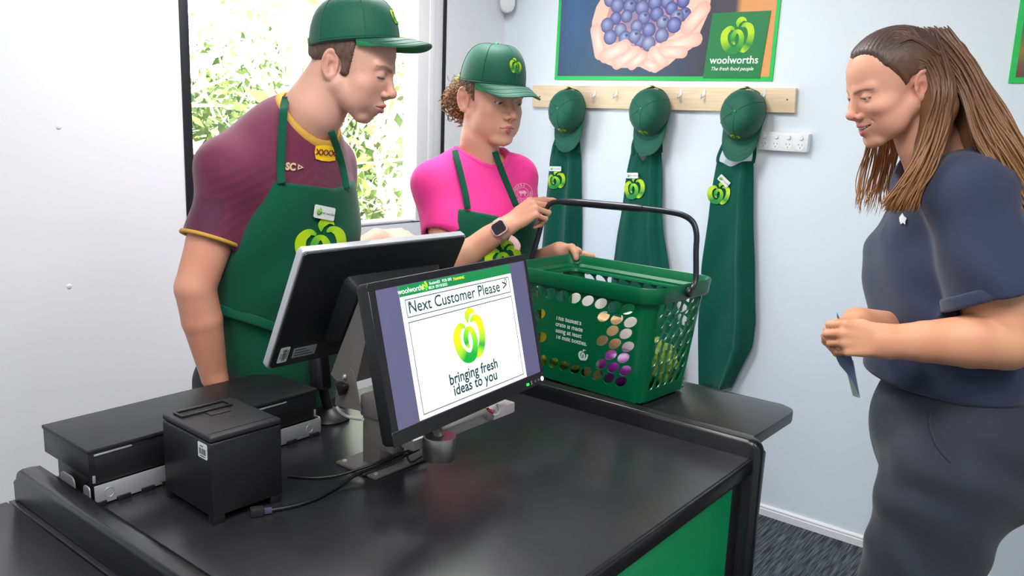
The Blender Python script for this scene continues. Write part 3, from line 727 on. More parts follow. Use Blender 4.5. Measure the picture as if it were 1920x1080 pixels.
# ---- baseball cap: origin at the middle of the opening, +y to the peak, +z to the crown
CA, CB, CB2, CH = 0.080, 0.100, 0.096, 0.118
def cap_size(*a):
    global CA, CB, CB2, CH
    CA, CB, CB2, CH = a
def cap_dome(th, ph, off=0.0):
    """th: angle round the head (90 deg = front), ph: 0 rim .. 90 deg top"""
    s, c = math.sin(th), math.cos(th)
    rad = max(math.cos(ph), 0) ** 0.54; z = CH * math.sin(ph) ** 1.02
    b = CB if s > 0 else CB2
    lean = 0.006 * math.sin(ph)
    return ((CA + off) * c * rad, (b + off) * s * rad + lean, z + off * math.sin(ph))
def cap_brim(u, v, drop=0.030, length=0.072, tilt=0.25):
    """u -1..1 across, v 0..1 out from the crown"""
    th = PI / 2 - u * math.radians(72)
    bx, by, _ = cap_dome(th, 0.02)
    w = max(1 - abs(u) ** 3.2, 0)
    y = by + v * (length * w ** 0.42) ; x = bx * (1 - 0.05 * v * abs(u) ** 4)
    z = 0.004 - drop * (abs(x) / 0.08) ** 2 * (0.15 + 0.85 * (1 - (1 - v) * 0.6)) + drop * 0.25 - tilt * v * length * w
    z = z * min(1, 0.15 + v * 1.6) if v < 0.6 else z
    return (x, y, z)
def cap_parts(root, strap=True, drop=0.030, tilt=0.25, length=0.072, mark=True):
    nt_, np_ = 60, 16
    def inhole(th, ph):
        x, y, z = cap_dome(th, ph); return y < 0 and abs(x) < 0.034 and 0.016 < z < 0.016 + math.sqrt(max(0.034 ** 2 - x * x, 0)) * 0.95
    V = []; Fc = []
    for lay, off in ((0, 0.0), (1, -0.0022)):
        for i in range(np_ + 1):
            for j in range(nt_): V.append(cap_dome(2 * PI * j / nt_, PI / 2 * i / np_, off))
    base = (np_ + 1) * nt_; keep = {}
    for i in range(np_):
        for j in range(nt_):
            th = 2 * PI * (j + 0.5) / nt_; ph = PI / 2 * (i + 0.5) / np_
            if inhole(th, ph): continue
            j2 = (j + 1) % nt_; a = (i * nt_ + j, i * nt_ + j2, (i + 1) * nt_ + j2, (i + 1) * nt_ + j)
            Fc.append(a); Fc.append(tuple(reversed([k + base for k in a])))
    for j in range(nt_):
        j2 = (j + 1) % nt_; Fc.append((j2, j, j + base, j2 + base))
    mesh_obj('crown', V, Fc, capm, root, smooth=True)
    seams = []
    for k in range(6):
        th = math.radians(30 + 60 * k)
        if math.sin(th) < -0.9: continue
        seams.append(tube_geo([cap_dome(th, PI / 2 * t, 0.0004) for t in np.linspace(0.01, 0.98, 18)], 0.0011, 5))
    seams.append(tube_geo([cap_dome(PI / 2 + a, 0.03, 0.0005) for a in np.linspace(-2.75, 2.75, 50)], 0.0012, 5))
    v, f = merge_geo(seams); mesh_obj('seams', v, f, capm, root, smooth=True)
    lathe('button', [(0.0065, -0.001), (0.0062, 0.002), (0.004, 0.0042), (0.001, 0.005)], mat('cap_button', (0, 150, 86), rough=0.5), root, Matrix.Translation((0, 0.006, CH - 0.001)), n=14)
    nu, nv = 28, 8; V = []; Fc = []
    for lay in (0, 1):
        for i in range(nv + 1):
            for j in range(nu + 1):
                x, y, z = cap_brim(-1 + 2 * j / nu, i / nv, drop, length, tilt); V.append((x, y, z - 0.003 * lay))
    W_ = nu + 1; base = (nv + 1) * W_
    for i in range(nv):
        for j in range(nu):
            a = (i * W_ + j, (i + 1) * W_ + j, (i + 1) * W_ + j + 1, i * W_ + j + 1)
            Fc.append(tuple(reversed(a)))
    top = list(Fc)
    rim = [(nv * W_ + j) for j in range(W_)]
    for j in range(nu): Fc.append((rim[j], rim[j] + base, rim[j + 1] + base, rim[j + 1]))
    mesh_obj('peak', V, [f for f in Fc], capm, root, smooth=True, auto=50)
    Vb = [V[base + k] for k in range(base)]
    pk = mesh_obj('peak_lining', Vb, [tuple(reversed(f)) for f in top], cap_under, root, smooth=True)
    st_ = []
    for v_ in (0.25, 0.5, 0.75, 0.93): st_.append(tube_geo([np.array(cap_brim(u, v_, drop, length, tilt)) + (0, 0, 0.0003) for u in np.linspace(-0.9, 0.9, 30)], 0.00045, 4))
    v, f = merge_geo(st_); mesh_obj('stitching', v, f, capm, root, smooth=True)
    ps = [cap_dome(-PI / 2 + a, 0.0, 0.0008) for a in np.linspace(-0.55, 0.55, 14)]
    bm = bmesh.new(); rows = []
    for p in ps: rows.append((bm.verts.new(p), bm.verts.new((p[0], p[1], 0.017))))
    for a, b_ in zip(rows[:-1], rows[1:]): bm.faces.new((a[0], b_[0], b_[1], a[1]))
    bmesh.ops.solidify(bm, geom=bm.faces[:], thickness=0.0015)
    bm_obj('strap', bm, lime_m, root)
    if strap:
        p = cap_dome(-PI / 2, 0.0, 0.0025); box('size_tag', (-0.008, p[1] - 0.001, 0.012), (0.008, p[1] + 0.001, 0.036), mat('tag_cream', (240, 238, 190), rough=0.6), root, 0.0003)
    if mark:
        def wrap(v):
            ph = math.radians(31) + v[1] / 0.108; th = PI / 2 - v[0] / 0.092
            return cap_dome(th, ph, 0.0012 + v[2] * 0.5)
        apple('apple_badge', None, 0.040, root, emb, wrap=wrap)

def hang_cap(px, py, D_wall, tilt, roll, lab):
    c = ony(px, py, YB - D_wall)
    M = Matrix.Translation(Vector(c)) @ Matrix.Rotation(roll, 4, 'Y') @ Matrix(((-1, 0, 0, 0), (0, 0, -1, 0), (0, -1, 0, 0), (0, 0, 0, 1))) @ Matrix.Rotation(tilt, 4, 'X')
    r_ = empty('baseball_cap', mtx=M); tag(r_, lab, 'cap', 'green caps hanging on the rail'); return r_
caps = [hang_cap(1068, 207, 0.058, 0.13, -0.05, 'green cap hanging at the left end of the rail nearest the pink shirt'),
        hang_cap(1222, 208, 0.058, 0.13, 0.0, 'green cap hanging at the middle of the rail'),
        hang_cap(1396, 213, 0.058, 0.13, 0.05, 'green cap hanging beside the white power socket')]
cap_size(0.084, 0.100, 0.094, 0.090)
cap_parts(caps[0], drop=0.012, tilt=-0.05, length=0.084)
for c_ in caps[1:]:
    for ch in list(caps[0].children):
        o = ch.copy(); COL.objects.link(o); o.parent = c_

cap_size(0.080, 0.100, 0.096, 0.118)
# ---- aprons hanging under the caps
def hang_apron(edges, lab, mark, badge, straps, nfold, seed, dip, depth=0.032, amp=0.012, phase=0.0, brot=0.0):
    """edges: rows (py, left px, right px)"""
    Yp = YB - depth; rows = []
    E_ = np.array(edges, float); rs_ = np.linspace(E_[0, 0], E_[-1, 0], 46)
    Lp = np.interp(rs_, E_[:, 0], E_[:, 1]); Rp = np.interp(rs_, E_[:, 0], E_[:, 2])
    org = Vector(ony((Lp[0] + Rp[0]) / 2, rs_[0], Yp)); root = empty('apron', org); tag(root, lab, 'apron', 'green aprons hanging on the rail')
    rg = random.Random(seed); ph = [rg.uniform(0, 6) for _ in range(4)]; NU = 48
    def S(u, v, lift=0.0):
        i = v * (len(rs_) - 1); py = np.interp(i, range(len(rs_)), rs_); l = np.interp(i, range(len(rs_)), Lp); r = np.interp(i, range(len(rs_)), Rp)
        sag = dip * math.exp(-((u - 0.42) / 0.22) ** 2) * max(0, 1 - v * 9)
        px = l + (r - l) * u; p = np.array(ony(px, py + sag, Yp))
        fold = amp * (0.35 + 0.65 * min(1, v * 2.2)) * (math.sin(nfold * u * 2 * PI + ph[0] + 0.8 * math.sin(v * 3 + ph[1])) * (0.25 + 0.75 * abs(u - 0.3)) + 0.5 * math.sin(nfold * 2.3 * u * PI + ph[2] + v * 2))
        fold += 0.002 * math.sin(v * 21 + u * 9 + ph[3])
        fold += 0.016 * (1 / (1 + math.exp(-(u - 0.70) * 70)) - 1 / (1 + math.exp(-(u - 0.86) * 60))) * min(1, 0.3 + v * 2)
        bulge = 0.016 * math.sin(PI * min(max(u, 0), 1)) 
        p[1] -= fold + bulge + lift
        return (p[0] - org.x, p[1] - org.y, p[2] - org.z)
    V = []; Fc = []
    for i in range(len(rs_)):
        for j in range(NU + 1): V.append(S(j / NU, i / (len(rs_) - 1)))
    for i in range(len(rs_) - 1):
        for j in range(NU):
            a = i * (NU + 1) + j; Fc.append((a, a + 1, a + NU + 2, a + NU + 1))
    bm = bmesh.new(); vv = [bm.verts.new(p) for p in V]
    for f in Fc: bm.faces.new([vv[k] for k in f])
    bmesh.ops.recalc_face_normals(bm, faces=bm.faces)
    if sum(f.normal.y for f in bm.faces) > 0: bmesh.ops.reverse_faces(bm, faces=bm.faces)
    bmesh.ops.solidify(bm, geom=bm.faces[:], thickness=0.0025)
    bm_obj('cloth', bm, cloth, root, smooth=True)
    def uv(px, py):
        v = (py - rs_[0]) / (rs_[-1] - rs_[0]); l = np.interp(py, rs_, Lp); r = np.interp(py, rs_, Rp); return (px - l) / (r - l), v
    (mx_, my_, ms) = mark
    ca, sa = math.cos(brot * 0.35), math.sin(brot * 0.35)
    def wrap(v):
        u_, w_ = uv(mx_ + v[0] * ca + v[1] * sa, my_ - v[1] * ca + v[0] * sa); return S(u_, w_, 0.0045 + v[2])
    apple('apple_badge', None, ms, root, emb, wrap=wrap)
    bx, by, bw, bh = badge
    u_, v_ = uv(bx, by); c = Vector(S(u_, v_, 0.007)); ex = Vector(S(u_ + 0.05, v_)) - Vector(S(u_ - 0.05, v_)); ex.normalize()
    M = frame_mtx(c, ex, (0, 0, 1)) @ Matrix.Rotation(-brot, 4, 'Z')
    w = bw * 3.0 / F_PX; h = bh * 3.0 / F_PX
    bd = prism('name_badge', rrect(w, h, 0.003), 0.002, label_m, root, M)
    apple('badge_mark', M @ Matrix.Translation((-w * 0.28, 0, 0.0023)), h * 0.5, bd)
    letters('badge_text', 'mini woolies', M @ Matrix.Translation((w * 0.12, 0, 0.0023)), h * 0.36, mat('badge_ink', (30, 90, 60), rough=0.5), bd)
    for pth in straps:
        P = [Vector(ony(a, b_, Yp - 0.016)) - org for a, b_ in pth]
        tube('neck_strap', spline(P, 6), 0.007, cloth, root, 8, flat=0.2, up=(0, 1, 0))
    return root
hang_apron([(270, 1036, 1086), (300, 1030, 1088), (350, 1025, 1088), (420, 1020, 1087), (500, 1012, 1086), (640, 1004, 1086), (700, 1004, 1086)],
           'green apron folded narrow under the leftmost hanging cap', (1046, 337, 30), (1047, 316, 33, 11), [[(1036, 286), (1040, 268), (1052, 240), (1062, 205)], [(1086, 286), (1084, 262), (1076, 235), (1066, 205)]], 1.6, 1, 9, amp=0.018)
hang_apron([(268, 1186, 1240), (320, 1175, 1242), (400, 1163, 1243), (440, 1156, 1246), (500, 1147, 1257), (640, 1130, 1280), (710, 1126, 1284)],
           'green apron flaring at the hem under the middle cap', (1192, 352, 38), (1190, 329, 35, 12), [[(1186, 290), (1187, 270), (1198, 240), (1212, 205)], [(1240, 286), (1238, 262), (1226, 235), (1216, 205)]], 1.8, 5, 34, amp=0.022)
hang_apron([(302, 1344, 1413), (360, 1335, 1412), (400, 1330, 1412), (500, 1318, 1415), (600, 1312, 1417), (650, 1311, 1411), (690, 1311, 1390), (727, 1312, 1372)],
           'long green apron hanging full length beside the white power socket', (1350, 362, 38), (1361, 337, 27, 13), [[(1346, 304), (1348, 290), (1366, 250), (1388, 208)], [(1412, 306), (1415, 285), (1412, 250), (1393, 208)]], 1.1, 9, 10, amp=0.016, brot=0.62)

# ---- power socket plate
g0 = (Vector(ony(1428, 245, YB)) + Vector(ony(1518.5, 288, YB))) / 2
so_ = empty('power_socket', (g0.x, YB, g0.z), 0); tag(so_, 'white four gang power socket with round switches on the wall', 'power socket')
so_.rotation_euler = (0, math.radians(0.9), 0)
gw_, gh_ = 0.192, 0.070
WM = Matrix(((1, 0, 0, 0), (0, 0, -1, 0), (0, 1, 0, 0), (0, 0, 0, 1)))     # plane of the wall: x right, y up, z out
box('mounting_block', (-gw_ / 2, -0.024, -gh_ / 2), (gw_ / 2, -0.0004, gh_ / 2), white_plastic, so_, 0.003, 3)
prism('face_plate', rrect(gw_ - 0.004, gh_ - 0.004, 0.004), 0.004, white_plastic, so_, Matrix.Translation((0, -0.024, 0)) @ WM, bevel=0.0012)
grey_slot = mat('slot_grey', (92, 94, 98), rough=0.6)
for k in range(4):
    cx = -0.072 + 0.047 * k
    lathe('switch', [(0.0082, 0), (0.0082, 0.003), (0.0072, 0.0052), (0.002, 0.0058)], white_plastic, so_, Matrix.Translation((cx, -0.0281, 0.017)) @ WM, n=20)
    sk = lathe('socket_face', [(0.0165, 0), (0.0160, 0.0008), (0.004, 0.0009)], white_plastic, so_, Matrix.Translation((cx - 0.001, -0.0281, -0.012)) @ WM, n=24)
    for dx, dz, a in ((-0.0065, 0.004, 0.5), (0.0065, 0.004, -0.5), (0, -0.007, 0)):
        bm = bmesh.new(); add_box(bm, (-0.0009, -0.0034, 0), (0.0009, 0.0034, 0.0003), 0, mtx=Matrix.Translation((cx - 0.001 + dx, -0.0291, -0.012 + dz)) @ WM @ Matrix.Rotation(-a, 4, 'Z')); bm_obj('pin_slot', bm, grey_slot, sk)

# ---- motion sensor in the corner
ms_ = empty('motion_sensor', (XA + 0.001, YB - 0.001, 2.02)); tag(ms_, 'white motion sensor high in the corner of the two walls', 'motion sensor'); ms_.rotation_euler = (0, 0, math.radians(-45))
pts = rrect(0.066, 0.13, 0.030, 8)
prism('housing', pts, 0.042, white_plastic, ms_, Matrix.Translation((0.052, 0, 0.068)) @ Matrix(((0, 0, 1, 0), (1, 0, 0, 0), (0, 1, 0, 0), (0, 0, 0, 1))), bevel=0.010)
prism('lens', rrect(0.044, 0.05, 0.014, 6), 0.004, mat('sensor_lens', (246, 246, 246), rough=0.3), ms_, Matrix.Translation((0.0935, 0, 0.088)) @ Matrix(((0, 0, 1, 0), (1, 0, 0, 0), (0, 1, 0, 0), (0, 0, 0, 1))), bevel=0.0015)
bm = bmesh.new(); add_box(bm, (0.012, -0.02, 0.02), (0.053, 0.02, 0.11), 0.003); bm_obj('bracket', bm, white_plastic, ms_)

# ---- posters
def print_mesh(name, parts, m, parent):
    V = []; Fc = []; C = []
    for v, f, c in parts:
        o = len(V); V += v; Fc += [tuple(i + o for i in q_) for q_ in f]; C += c
    return mesh_obj(name, xf(V, WM), Fc, m, parent, colors=C)
def fan(pts, c0, c1, z, cen=None):
    P = np.array(pts); c = P.mean(0) if cen is None else np.array(cen)
    V = [(c[0], c[1], z)] + [(p[0], p[1], z) for p in P]; n = len(P)
    return V, [(0, 1 + i, 1 + (i + 1) % n) for i in range(n)], [lin(c0)] + [lin(c1)] * n
def capsule2(a, b_, r, n=10):
    a = np.array(a, float); b_ = np.array(b_, float); d = b_ - a; ang = math.atan2(d[1], d[0]); pts = []
    for i in range(n + 1): t = ang - PI / 2 + PI * i / n; pts.append(b_ + r * np.array([math.cos(t), math.sin(t)]))
    for i in range(n + 1): t = ang + PI / 2 + PI * i / n; pts.append(a + r * np.array([math.cos(t), math.sin(t)]))
    return pts
pb0, pb1 = ony(1039.5, 146.4, YB - 0.006), ony(1448, 148.7, YB - 0.006)
PW = float(pb1[0] - pb0[0]); PHT = 0.62
po = empty('poster', (pb0[0], YB, (pb0[2] + pb1[2]) / 2)); tag(po, 'large wall poster of cupped hands full of blueberries with green border', 'poster'); po.rotation_euler = (0, math.atan2(pb0[2] - pb1[2], PW), 0)
sign_green = mat('sign_green', (0, 196, 84), rough=0.4)
prism('backing', [(0, 0), (PW, 0), (PW, PHT), (0, PHT)], 0.005, sign_green, po, Matrix.Translation((0, -0.0003, 0)) @ WM)
K = PW / (1712 - 75)             # metres per unit of the close-up sketch
def zp(x, y): return ((x - 75) * K * 1.0, (582 - y) * K * 1.0 * 0.985)
prn = mat('poster_print', rough=0.4, attr='Col')
parts = []
bx0, by0 = 0.016, 0.016
def quad(x0, ya, x1, yb, cols, z): return [(x0, ya, z), (x1, ya, z), (x1, yb, z), (x0, yb, z)], [(0, 1, 2, 3)], [lin(c) for c in cols]
xs = (bx0, zp(240, 0)[0], zp(480, 0)[0], zp(900, 0)[0], zp(1250, 0)[0], zp(1430, 0)[0], zp(1470, 0)[0], PW - 0.014)
cb = ((52, 70, 104), (30, 74, 112), (38, 72, 100), (46, 70, 96), (58, 54, 72), (60, 56, 74), (226, 156, 92), (232, 160, 96))
ctp = ((58, 92, 150), (52, 108, 172), (44, 88, 140), (50, 60, 90), (66, 58, 72), (70, 62, 78), (220, 150, 84), (226, 152, 84))
for i in range(7): parts.append(quad(xs[i], by0, xs[i + 1], PHT - 0.016, (cb[i], cb[i + 1], ctp[i + 1], ctp[i]), 0.0056))
hand = [(470, -20), (400, 80), (372, 180), (375, 280), (430, 370), (440, 430), (510, 470), (600, 500), (700, 500), (780, 492), (860, 525), (920, 525), (1000, 480), (1060, 430), (1150, 380), (1195, 330), (1205, 270), (1250, 160), (1260, 60), (1235, -40), (1150, -120), (850, -160), (560, -110)]
parts.append(fan([zp(*p) for p in hand], (250, 206, 186), (246, 196, 176), 0.0058, zp(820, 250)))
parts.append(fan([zp(*p) for p in [(520, 0), (500, 120), (470, 220), (510, 330), (640, 330), (780, 380), (830, 400), (900, 340), (1020, 290), (1080, 180), (1100, 60), (1080, -40), (800, -90)]], (120, 110, 160), (206, 150, 150), 0.0060, zp(800, 170)))
rg = random.Random(2)
berries = [(700, -60), (800, -70), (610, -40), (900, -60), (1000, -40), (510, 40), (610, 30), (690, 45), (780, 15), (870, 15), (960, 30), (570, 80), (1065, 75), (860, 75), (950, 75), (670, 90), (765, 105), (985, 118), (1085, 160), (565, 165), (650, 155), (785, 170), (880, 150), (500, 210), (1030, 175), (610, 245), (735, 225), (930, 205), (1015, 225), (530, 290), (650, 300), (830, 250), (770, 320), (725, 290), (930, 290), (835, 340)]
for i, (x, y) in enumerate(berries):
    r_ = rg.uniform(44, 54); z = 0.0061 + i * 0.00002
    ring = [zp(x + r_ * math.cos(t), y + r_ * 0.97 * math.sin(t)) for t in np.linspace(0, 2 * PI, 20, endpoint=False)]
    d = rg.randint(-14, 14)
    parts.append(fan(ring, (158 + d, 166 + d, 216), (64 + d, 70 + d, 128), z, zp(x - 10, y - 14)))
    if i % 3 == 0: parts.append(fan([zp(x + 12 + 15 * math.cos(t), y - 18 + 11 * math.sin(t)) for t in np.linspace(0, 2 * PI, 9, endpoint=False)], (52, 44, 84), (96, 92, 146), z + 0.00001))
for i, (a, b_, r_) in enumerate((((455, 400), (410, 240), 46), ((1215, 130), (1110, 245), 48), ((1180, 320), (960, 375), 46), ((1090, 400), (930, 400), 40), ((500, 420), (655, 355), 48), ((600, 470), (745, 395), 42), ((720, 480), (800, 420), 36),
                               ((950, 465), (880, 395), 38), ((900, 500), (835, 470), 34))):
    parts.append(fan([zp(*p) for p in capsule2(a, b_, r_)], (255, 226, 212), (238, 176, 158), 0.0070 + i * 0.00003))
print_mesh('picture', parts, prn, po)
l0, l1 = zp(1253, 565), zp(1660, 162)
lg = prism('logo_panel', [(l0[0], l0[1]), (zp(1632, 0)[0], l0[1]), (l1[0], l1[1]), (zp(1280, 0)[0], l1[1])], 0.0006, mat('logo_green', (0, 122, 62), rough=0.4), po, Matrix.Translation((0, -0.0075, 0)) @ WM)
lc = zp(1460, 318)
PM = lambda x, y, l=0: Matrix.Translation((0, -0.0083 - l * 0.0002, 0)) @ WM @ Matrix.Translation((zp(x, y)[0], zp(x, y)[1], 0))
apple('logo_mark', PM(1460, 310), 0.118, lg, mat('logo_print', rough=0.4, attr='Col'))
wh_ink = mat('white_ink', (245, 248, 245), rough=0.4)
letters('logo_text', 'woolworths', PM(1452, 455, 1), 0.0405, wh_ink, lg, bold=0.012)
letters('logo_slogan', 'The fresh food people', PM(1443, 508, 1), 0.0195, wh_ink, lg, bold=0.008, italic=0.35)

p2 = ony(1890, 156, YB - 0.006)
po2 = empty('poster', (p2[0], YB, p2[2])); tag(po2, 'green bordered wall poster cut off by the right edge of the picture', 'poster')
prism('backing', [(0, 0), (1.0, 0), (1.0, 0.6), (0, 0.6)], 0.005, sign_green, po2, Matrix.Translation((0, -0.0003, 0)) @ WM)
parts = []
ys_ = (0.018, 0.06, 0.10, 0.16, 0.30, 0.584); cc = ((96, 62, 54), (120, 84, 60), (140, 128, 40), (60, 120, 70), (46, 100, 52), (40, 90, 44))
for i in range(5): parts.append(quad(0.018, ys_[i], 0.982, ys_[i + 1], (cc[i], cc[i], cc[i + 1], cc[i + 1]), 0.0056))
print_mesh('picture', parts, prn, po2)
# ================================================================== SHOPPING BASKET
bk_m = mat('basket_plastic', (0, 106, 66), rough=0.3, spec=0.5, transl=0.10)
RZ = 1.496 + (1.15 - 1.496) * 0.9226            # rim height
def sc_(p): return np.array([p[0] * 0.9226, p[1] * 0.9226])
cN, cR, cFL = sc_((-0.876, 1.638)), sc_((-0.855, 1.927)), sc_((-1.325, 1.960))
bx = cFL - cR; BL = float(np.linalg.norm(bx)); ang = math.atan2(-bx[1], -bx[0])
BW = 0.268
ctr = (cN + cFL) / 2
bas = empty('shopping_basket', (ctr[0], ctr[1], ZW), ang); tag(bas, 'green plastic shopping basket with oval holes on the bagging table', 'basket')
BH = RZ - ZW; B0 = 0.008                        # rim height and floor height above the table
def bhalf(z):                                   # outer half sizes at height z
    t = min(max((z - B0) / (BH - B0), 0), 1); return (BL / 2 - 0.012) * (0.86 + 0.14 * t), (BW / 2 - 0.010) * (0.82 + 0.18 * t)
def perim(s, z, off=0.0, r=0.034):
    """s in 0..1 round a rounded rectangle, counter clockwise from the middle of the +x (right end) side"""
    hx, hy = bhalf(z); hx += off; hy += off; r = r + off
    segs = [hy - r, PI / 2 * r, 2 * (hx - r), PI / 2 * r, 2 * (hy - r), PI / 2 * r, 2 * (hx - r), PI / 2 * r, hy - r]
    # fixed parameter breaks so that columns stay aligned with height
    br = perim.br; k = 0
    while k < 8 and s > br[k + 1]: k += 1
    t = (s - br[k]) / (br[k + 1] - br[k])
    if k == 0: return (hx, t * (hy - r))
    if k == 1: a = t * PI / 2; return (hx - r + r * math.cos(a), hy - r + r * math.sin(a))
    if k == 2: return (hx - r - t * 2 * (hx - r), hy)
    if k == 3: a = PI / 2 + t * PI / 2; return (-hx + r + r * math.cos(a), hy - r + r * math.sin(a))
    if k == 4: return (-hx, hy - r - t * 2 * (hy - r))
    if k == 5: a = PI + t * PI / 2; return (-hx + r + r * math.cos(a), -hy + r + r * math.sin(a))
    if k == 6: return (-hx + r + t * 2 * (hx - r), -hy)
    if k == 7: a = 1.5 * PI + t * PI / 2; return (hx - r + r * math.cos(a), -hy + r + r * math.sin(a))
    return (hx, -(1 - t) * (hy - r))
_hx, _hy = bhalf(BH * 0.6); _r = 0.034
_sg = np.array([_hy - _r, PI / 2 * _r, 2 * (_hx - _r), PI / 2 * _r, 2 * (_hy - _r), PI / 2 * _r, 2 * (_hx - _r), PI / 2 * _r, _hy - _r]); PTOT = _sg.sum()
perim.br = [0.0] + list(np.cumsum(_sg) / PTOT)
ZT = BH - 0.036                                 # underside of the rim band
# 2D cut-out: domain x = s * PTOT, y = z ; holes are slanted ovals
def oval(cx, cy, a=0.0190, b_=0.0112, rot=0.6, n=14):
    return [(cx + a * math.cos(t) * math.cos(rot) - b_ * math.sin(t) * math.sin(rot), cy + a * math.cos(t) * math.sin(rot) + b_ * math.sin(t) * math.cos(rot)) for t in np.linspace(0, 2 * PI, n, endpoint=False)]
br = [b_ * PTOT for b_ in perim.br]
holes = []
dzr = 0.0285; rows = 8
def face_holes(a, b_, skip, rot, rp=0.0335):
    n = int((b_ - a - 0.004) / rp)
    for r_ in range(rows):
        z = ZT - 0.019 - r_ * dzr
        if z < B0 + 0.020: break
        for k in range(n):
            x = a + (b_ - a) * (k + 0.5) / n + (0.0045 if r_ % 2 else -0.0045)
            if x - a < 0.011 or b_ - x < 0.011: continue
            if skip and skip(x - a, r_, (x - a) / (b_ - a)): continue
            holes.append((x, z, rot))
face_holes(br[6], br[7], lambda d, r_, f: 0.16 < f < 0.71 and 1 <= r_ <= 5, 0.55)        # near long side: blank plate for the print
face_holes(br[2], br[3], lambda d, r_, f: 0.2 < f < 0.7 and 1 <= r_ <= 3, 0.55)
face_holes(br[4], br[5], None, 0.95, 0.029); 
face_holes(br[8], PTOT + br[1], None, 0.95, 0.029)
X0 = br[1]
pts = []; edges = []; 
def add_loop(L):
    o = len(pts); pts.extend(Vector(p) for p in L); edges.extend((o + i, o + (i + 1) % len(L)) for i in range(len(L)))
NB = 120
border = [(X0 + PTOT * i / NB, B0) for i in range(NB)] + [(X0 + PTOT, B0 + (ZT + 0.004 - B0) * j / 8) for j in range(8)] + [(X0 + PTOT * (NB - i) / NB, ZT + 0.004) for i in range(NB)] + [(X0, ZT + 0.004 - (ZT + 0.004 - B0) * j / 8) for j in range(8)]
add_loop(border)
for x, z, r_ in holes: add_loop(oval(x, z, rot=r_))
for x in np.arange(X0 + 0.004, X0 + PTOT, 0.012):         # filler points keep the rounded corners round
    for z in np.arange(B0 + 0.012, ZT, 0.02):
        if all((x - h[0]) ** 2 + (z - h[1]) ** 2 > 0.0205 ** 2 for h in holes): pts.append(Vector((x, z)))
ov, oe, of, *_ = delaunay_2d_cdt(pts, edges, [], 0, 1e-6)
def in_hole(c):
    for x, z, r_ in holes:
        dx, dz = c[0] - x, c[1] - z
        if abs(dx) > 0.022 or abs(dz) > 0.022: continue
        u = (dx * math.cos(r_) + dz * math.sin(r_)) / 0.0190; w = (-dx * math.sin(r_) + dz * math.cos(r_)) / 0.0112
        if u * u + w * w < 0.97: return True
    return False
bm = bmesh.new(); vv = []
for p in ov:
    x, y = perim((p.x / PTOT) % 1.0, p.y); vv.append(bm.verts.new((x, y, p.y)))
for f in of:
    c = sum((ov[i] for i in f), Vector((0, 0))) / len(f)
    if in_hole(c): continue
    try: bm.faces.new([vv[i] for i in f])
    except ValueError: pass
bmesh.ops.delete(bm, geom=[v for v in bm.verts if not v.link_faces], context='VERTS')
bmesh.ops.remove_doubles(bm, verts=bm.verts, dist=1e-5)
bmesh.ops.recalc_face_normals(bm, faces=bm.faces)
bmesh.ops.solidify(bm, geom=bm.faces[:], thickness=0.0026)
bm_obj('crate', bm, bk_m, bas, auto=40)
# rim: hollow band, lip outwards, ledge inside
def loop_geo(rings, close_s=True):
    n = 96; V = []; Fc = []
    for off, z in rings:
        for i in range(n):
            x, y = perim(i / n, min(z, BH), off); V.append((x, y, z))
    for k in range(len(rings) - 1):
        for i in range(n):
            j = (i + 1) % n; Fc.append((k * n + i, k * n + j, (k + 1) * n + j, (k + 1) * n + i))
    return V, Fc
V, Fc = loop_geo([(0.000, ZT), (0.010, ZT - 0.001), (0.0125, ZT + 0.002), (0.0125, BH - 0.003), (0.0105, BH), (0.0085, BH - 0.002), (0.0055, BH - 0.022), (-0.003, ZT + 0.008), (-0.0028, ZT)])
mesh_obj('rim', V, Fc, bk_m, bas, smooth=True, auto=40)
V, Fc = loop_geo([(-0.002, ZT + 0.004), (-0.014, ZT + 0.002), (-0.015, ZT - 0.003), (-0.002, ZT - 0.004)])
mesh_obj('inner_ledge', V, Fc, bk_m, bas, smooth=True, auto=40)
bm = bmesh.new(); hx, hy = bhalf(B0)
for k in range(15):
    y = -hy + 0.012 + (2 * hy - 0.024) * k / 14; add_box(bm, (-hx + 0.004, y - 0.0035, B0), (hx - 0.004, y + 0.0035, B0 + 0.003), 0)
for k in range(5):
    x = -hx + 0.02 + (2 * hx - 0.04) * k / 4; add_box(bm, (x - 0.006, -hy + 0.004, B0 - 0.001), (x + 0.006, hy - 0.004, B0 + 0.002), 0)
for sx in (-1, 1):
    for sy in (-1, 1): add_box(bm, (sx * (hx - 0.04) - 0.02, sy * (hy - 0.03) - 0.012, 0.0005), (sx * (hx - 0.04) + 0.02, sy * (hy - 0.03) + 0.012, B0), 0.001)
bm_obj('floor_grid', bm, bk_m, bas)
# print on the near long side
hx0, hy0 = bhalf(0.0); hx1, hy1 = bhalf(BH * 0.95)
slope = math.atan2(bhalf(BH * 0.8)[1] - bhalf(BH * 0.2)[1], BH * 0.6)
def near_M(x, z):
    px_, py_ = x, -bhalf(z)[1] - 0.0006
    return Matrix.Translation((px_, py_, z)) @ Matrix.Rotation(-slope, 4, 'X') @ WM
pale = mat('basket_print', (200, 216, 208), rough=0.5)
tx = -0.062
for k, s in enumerate(("This basket's", 'crate is made', 'using at least', '18 milk bottles.')):
    letters('print_line', s, near_M(tx, ZT - 0.075 - 0.0155 * k), 0.0150, pale, bas, bold=0.022, align='LEFT')
apple('print_mark', near_M(tx + 0.083, ZT - 0.150), 0.024, bas, pale, mono=(200, 216, 208))
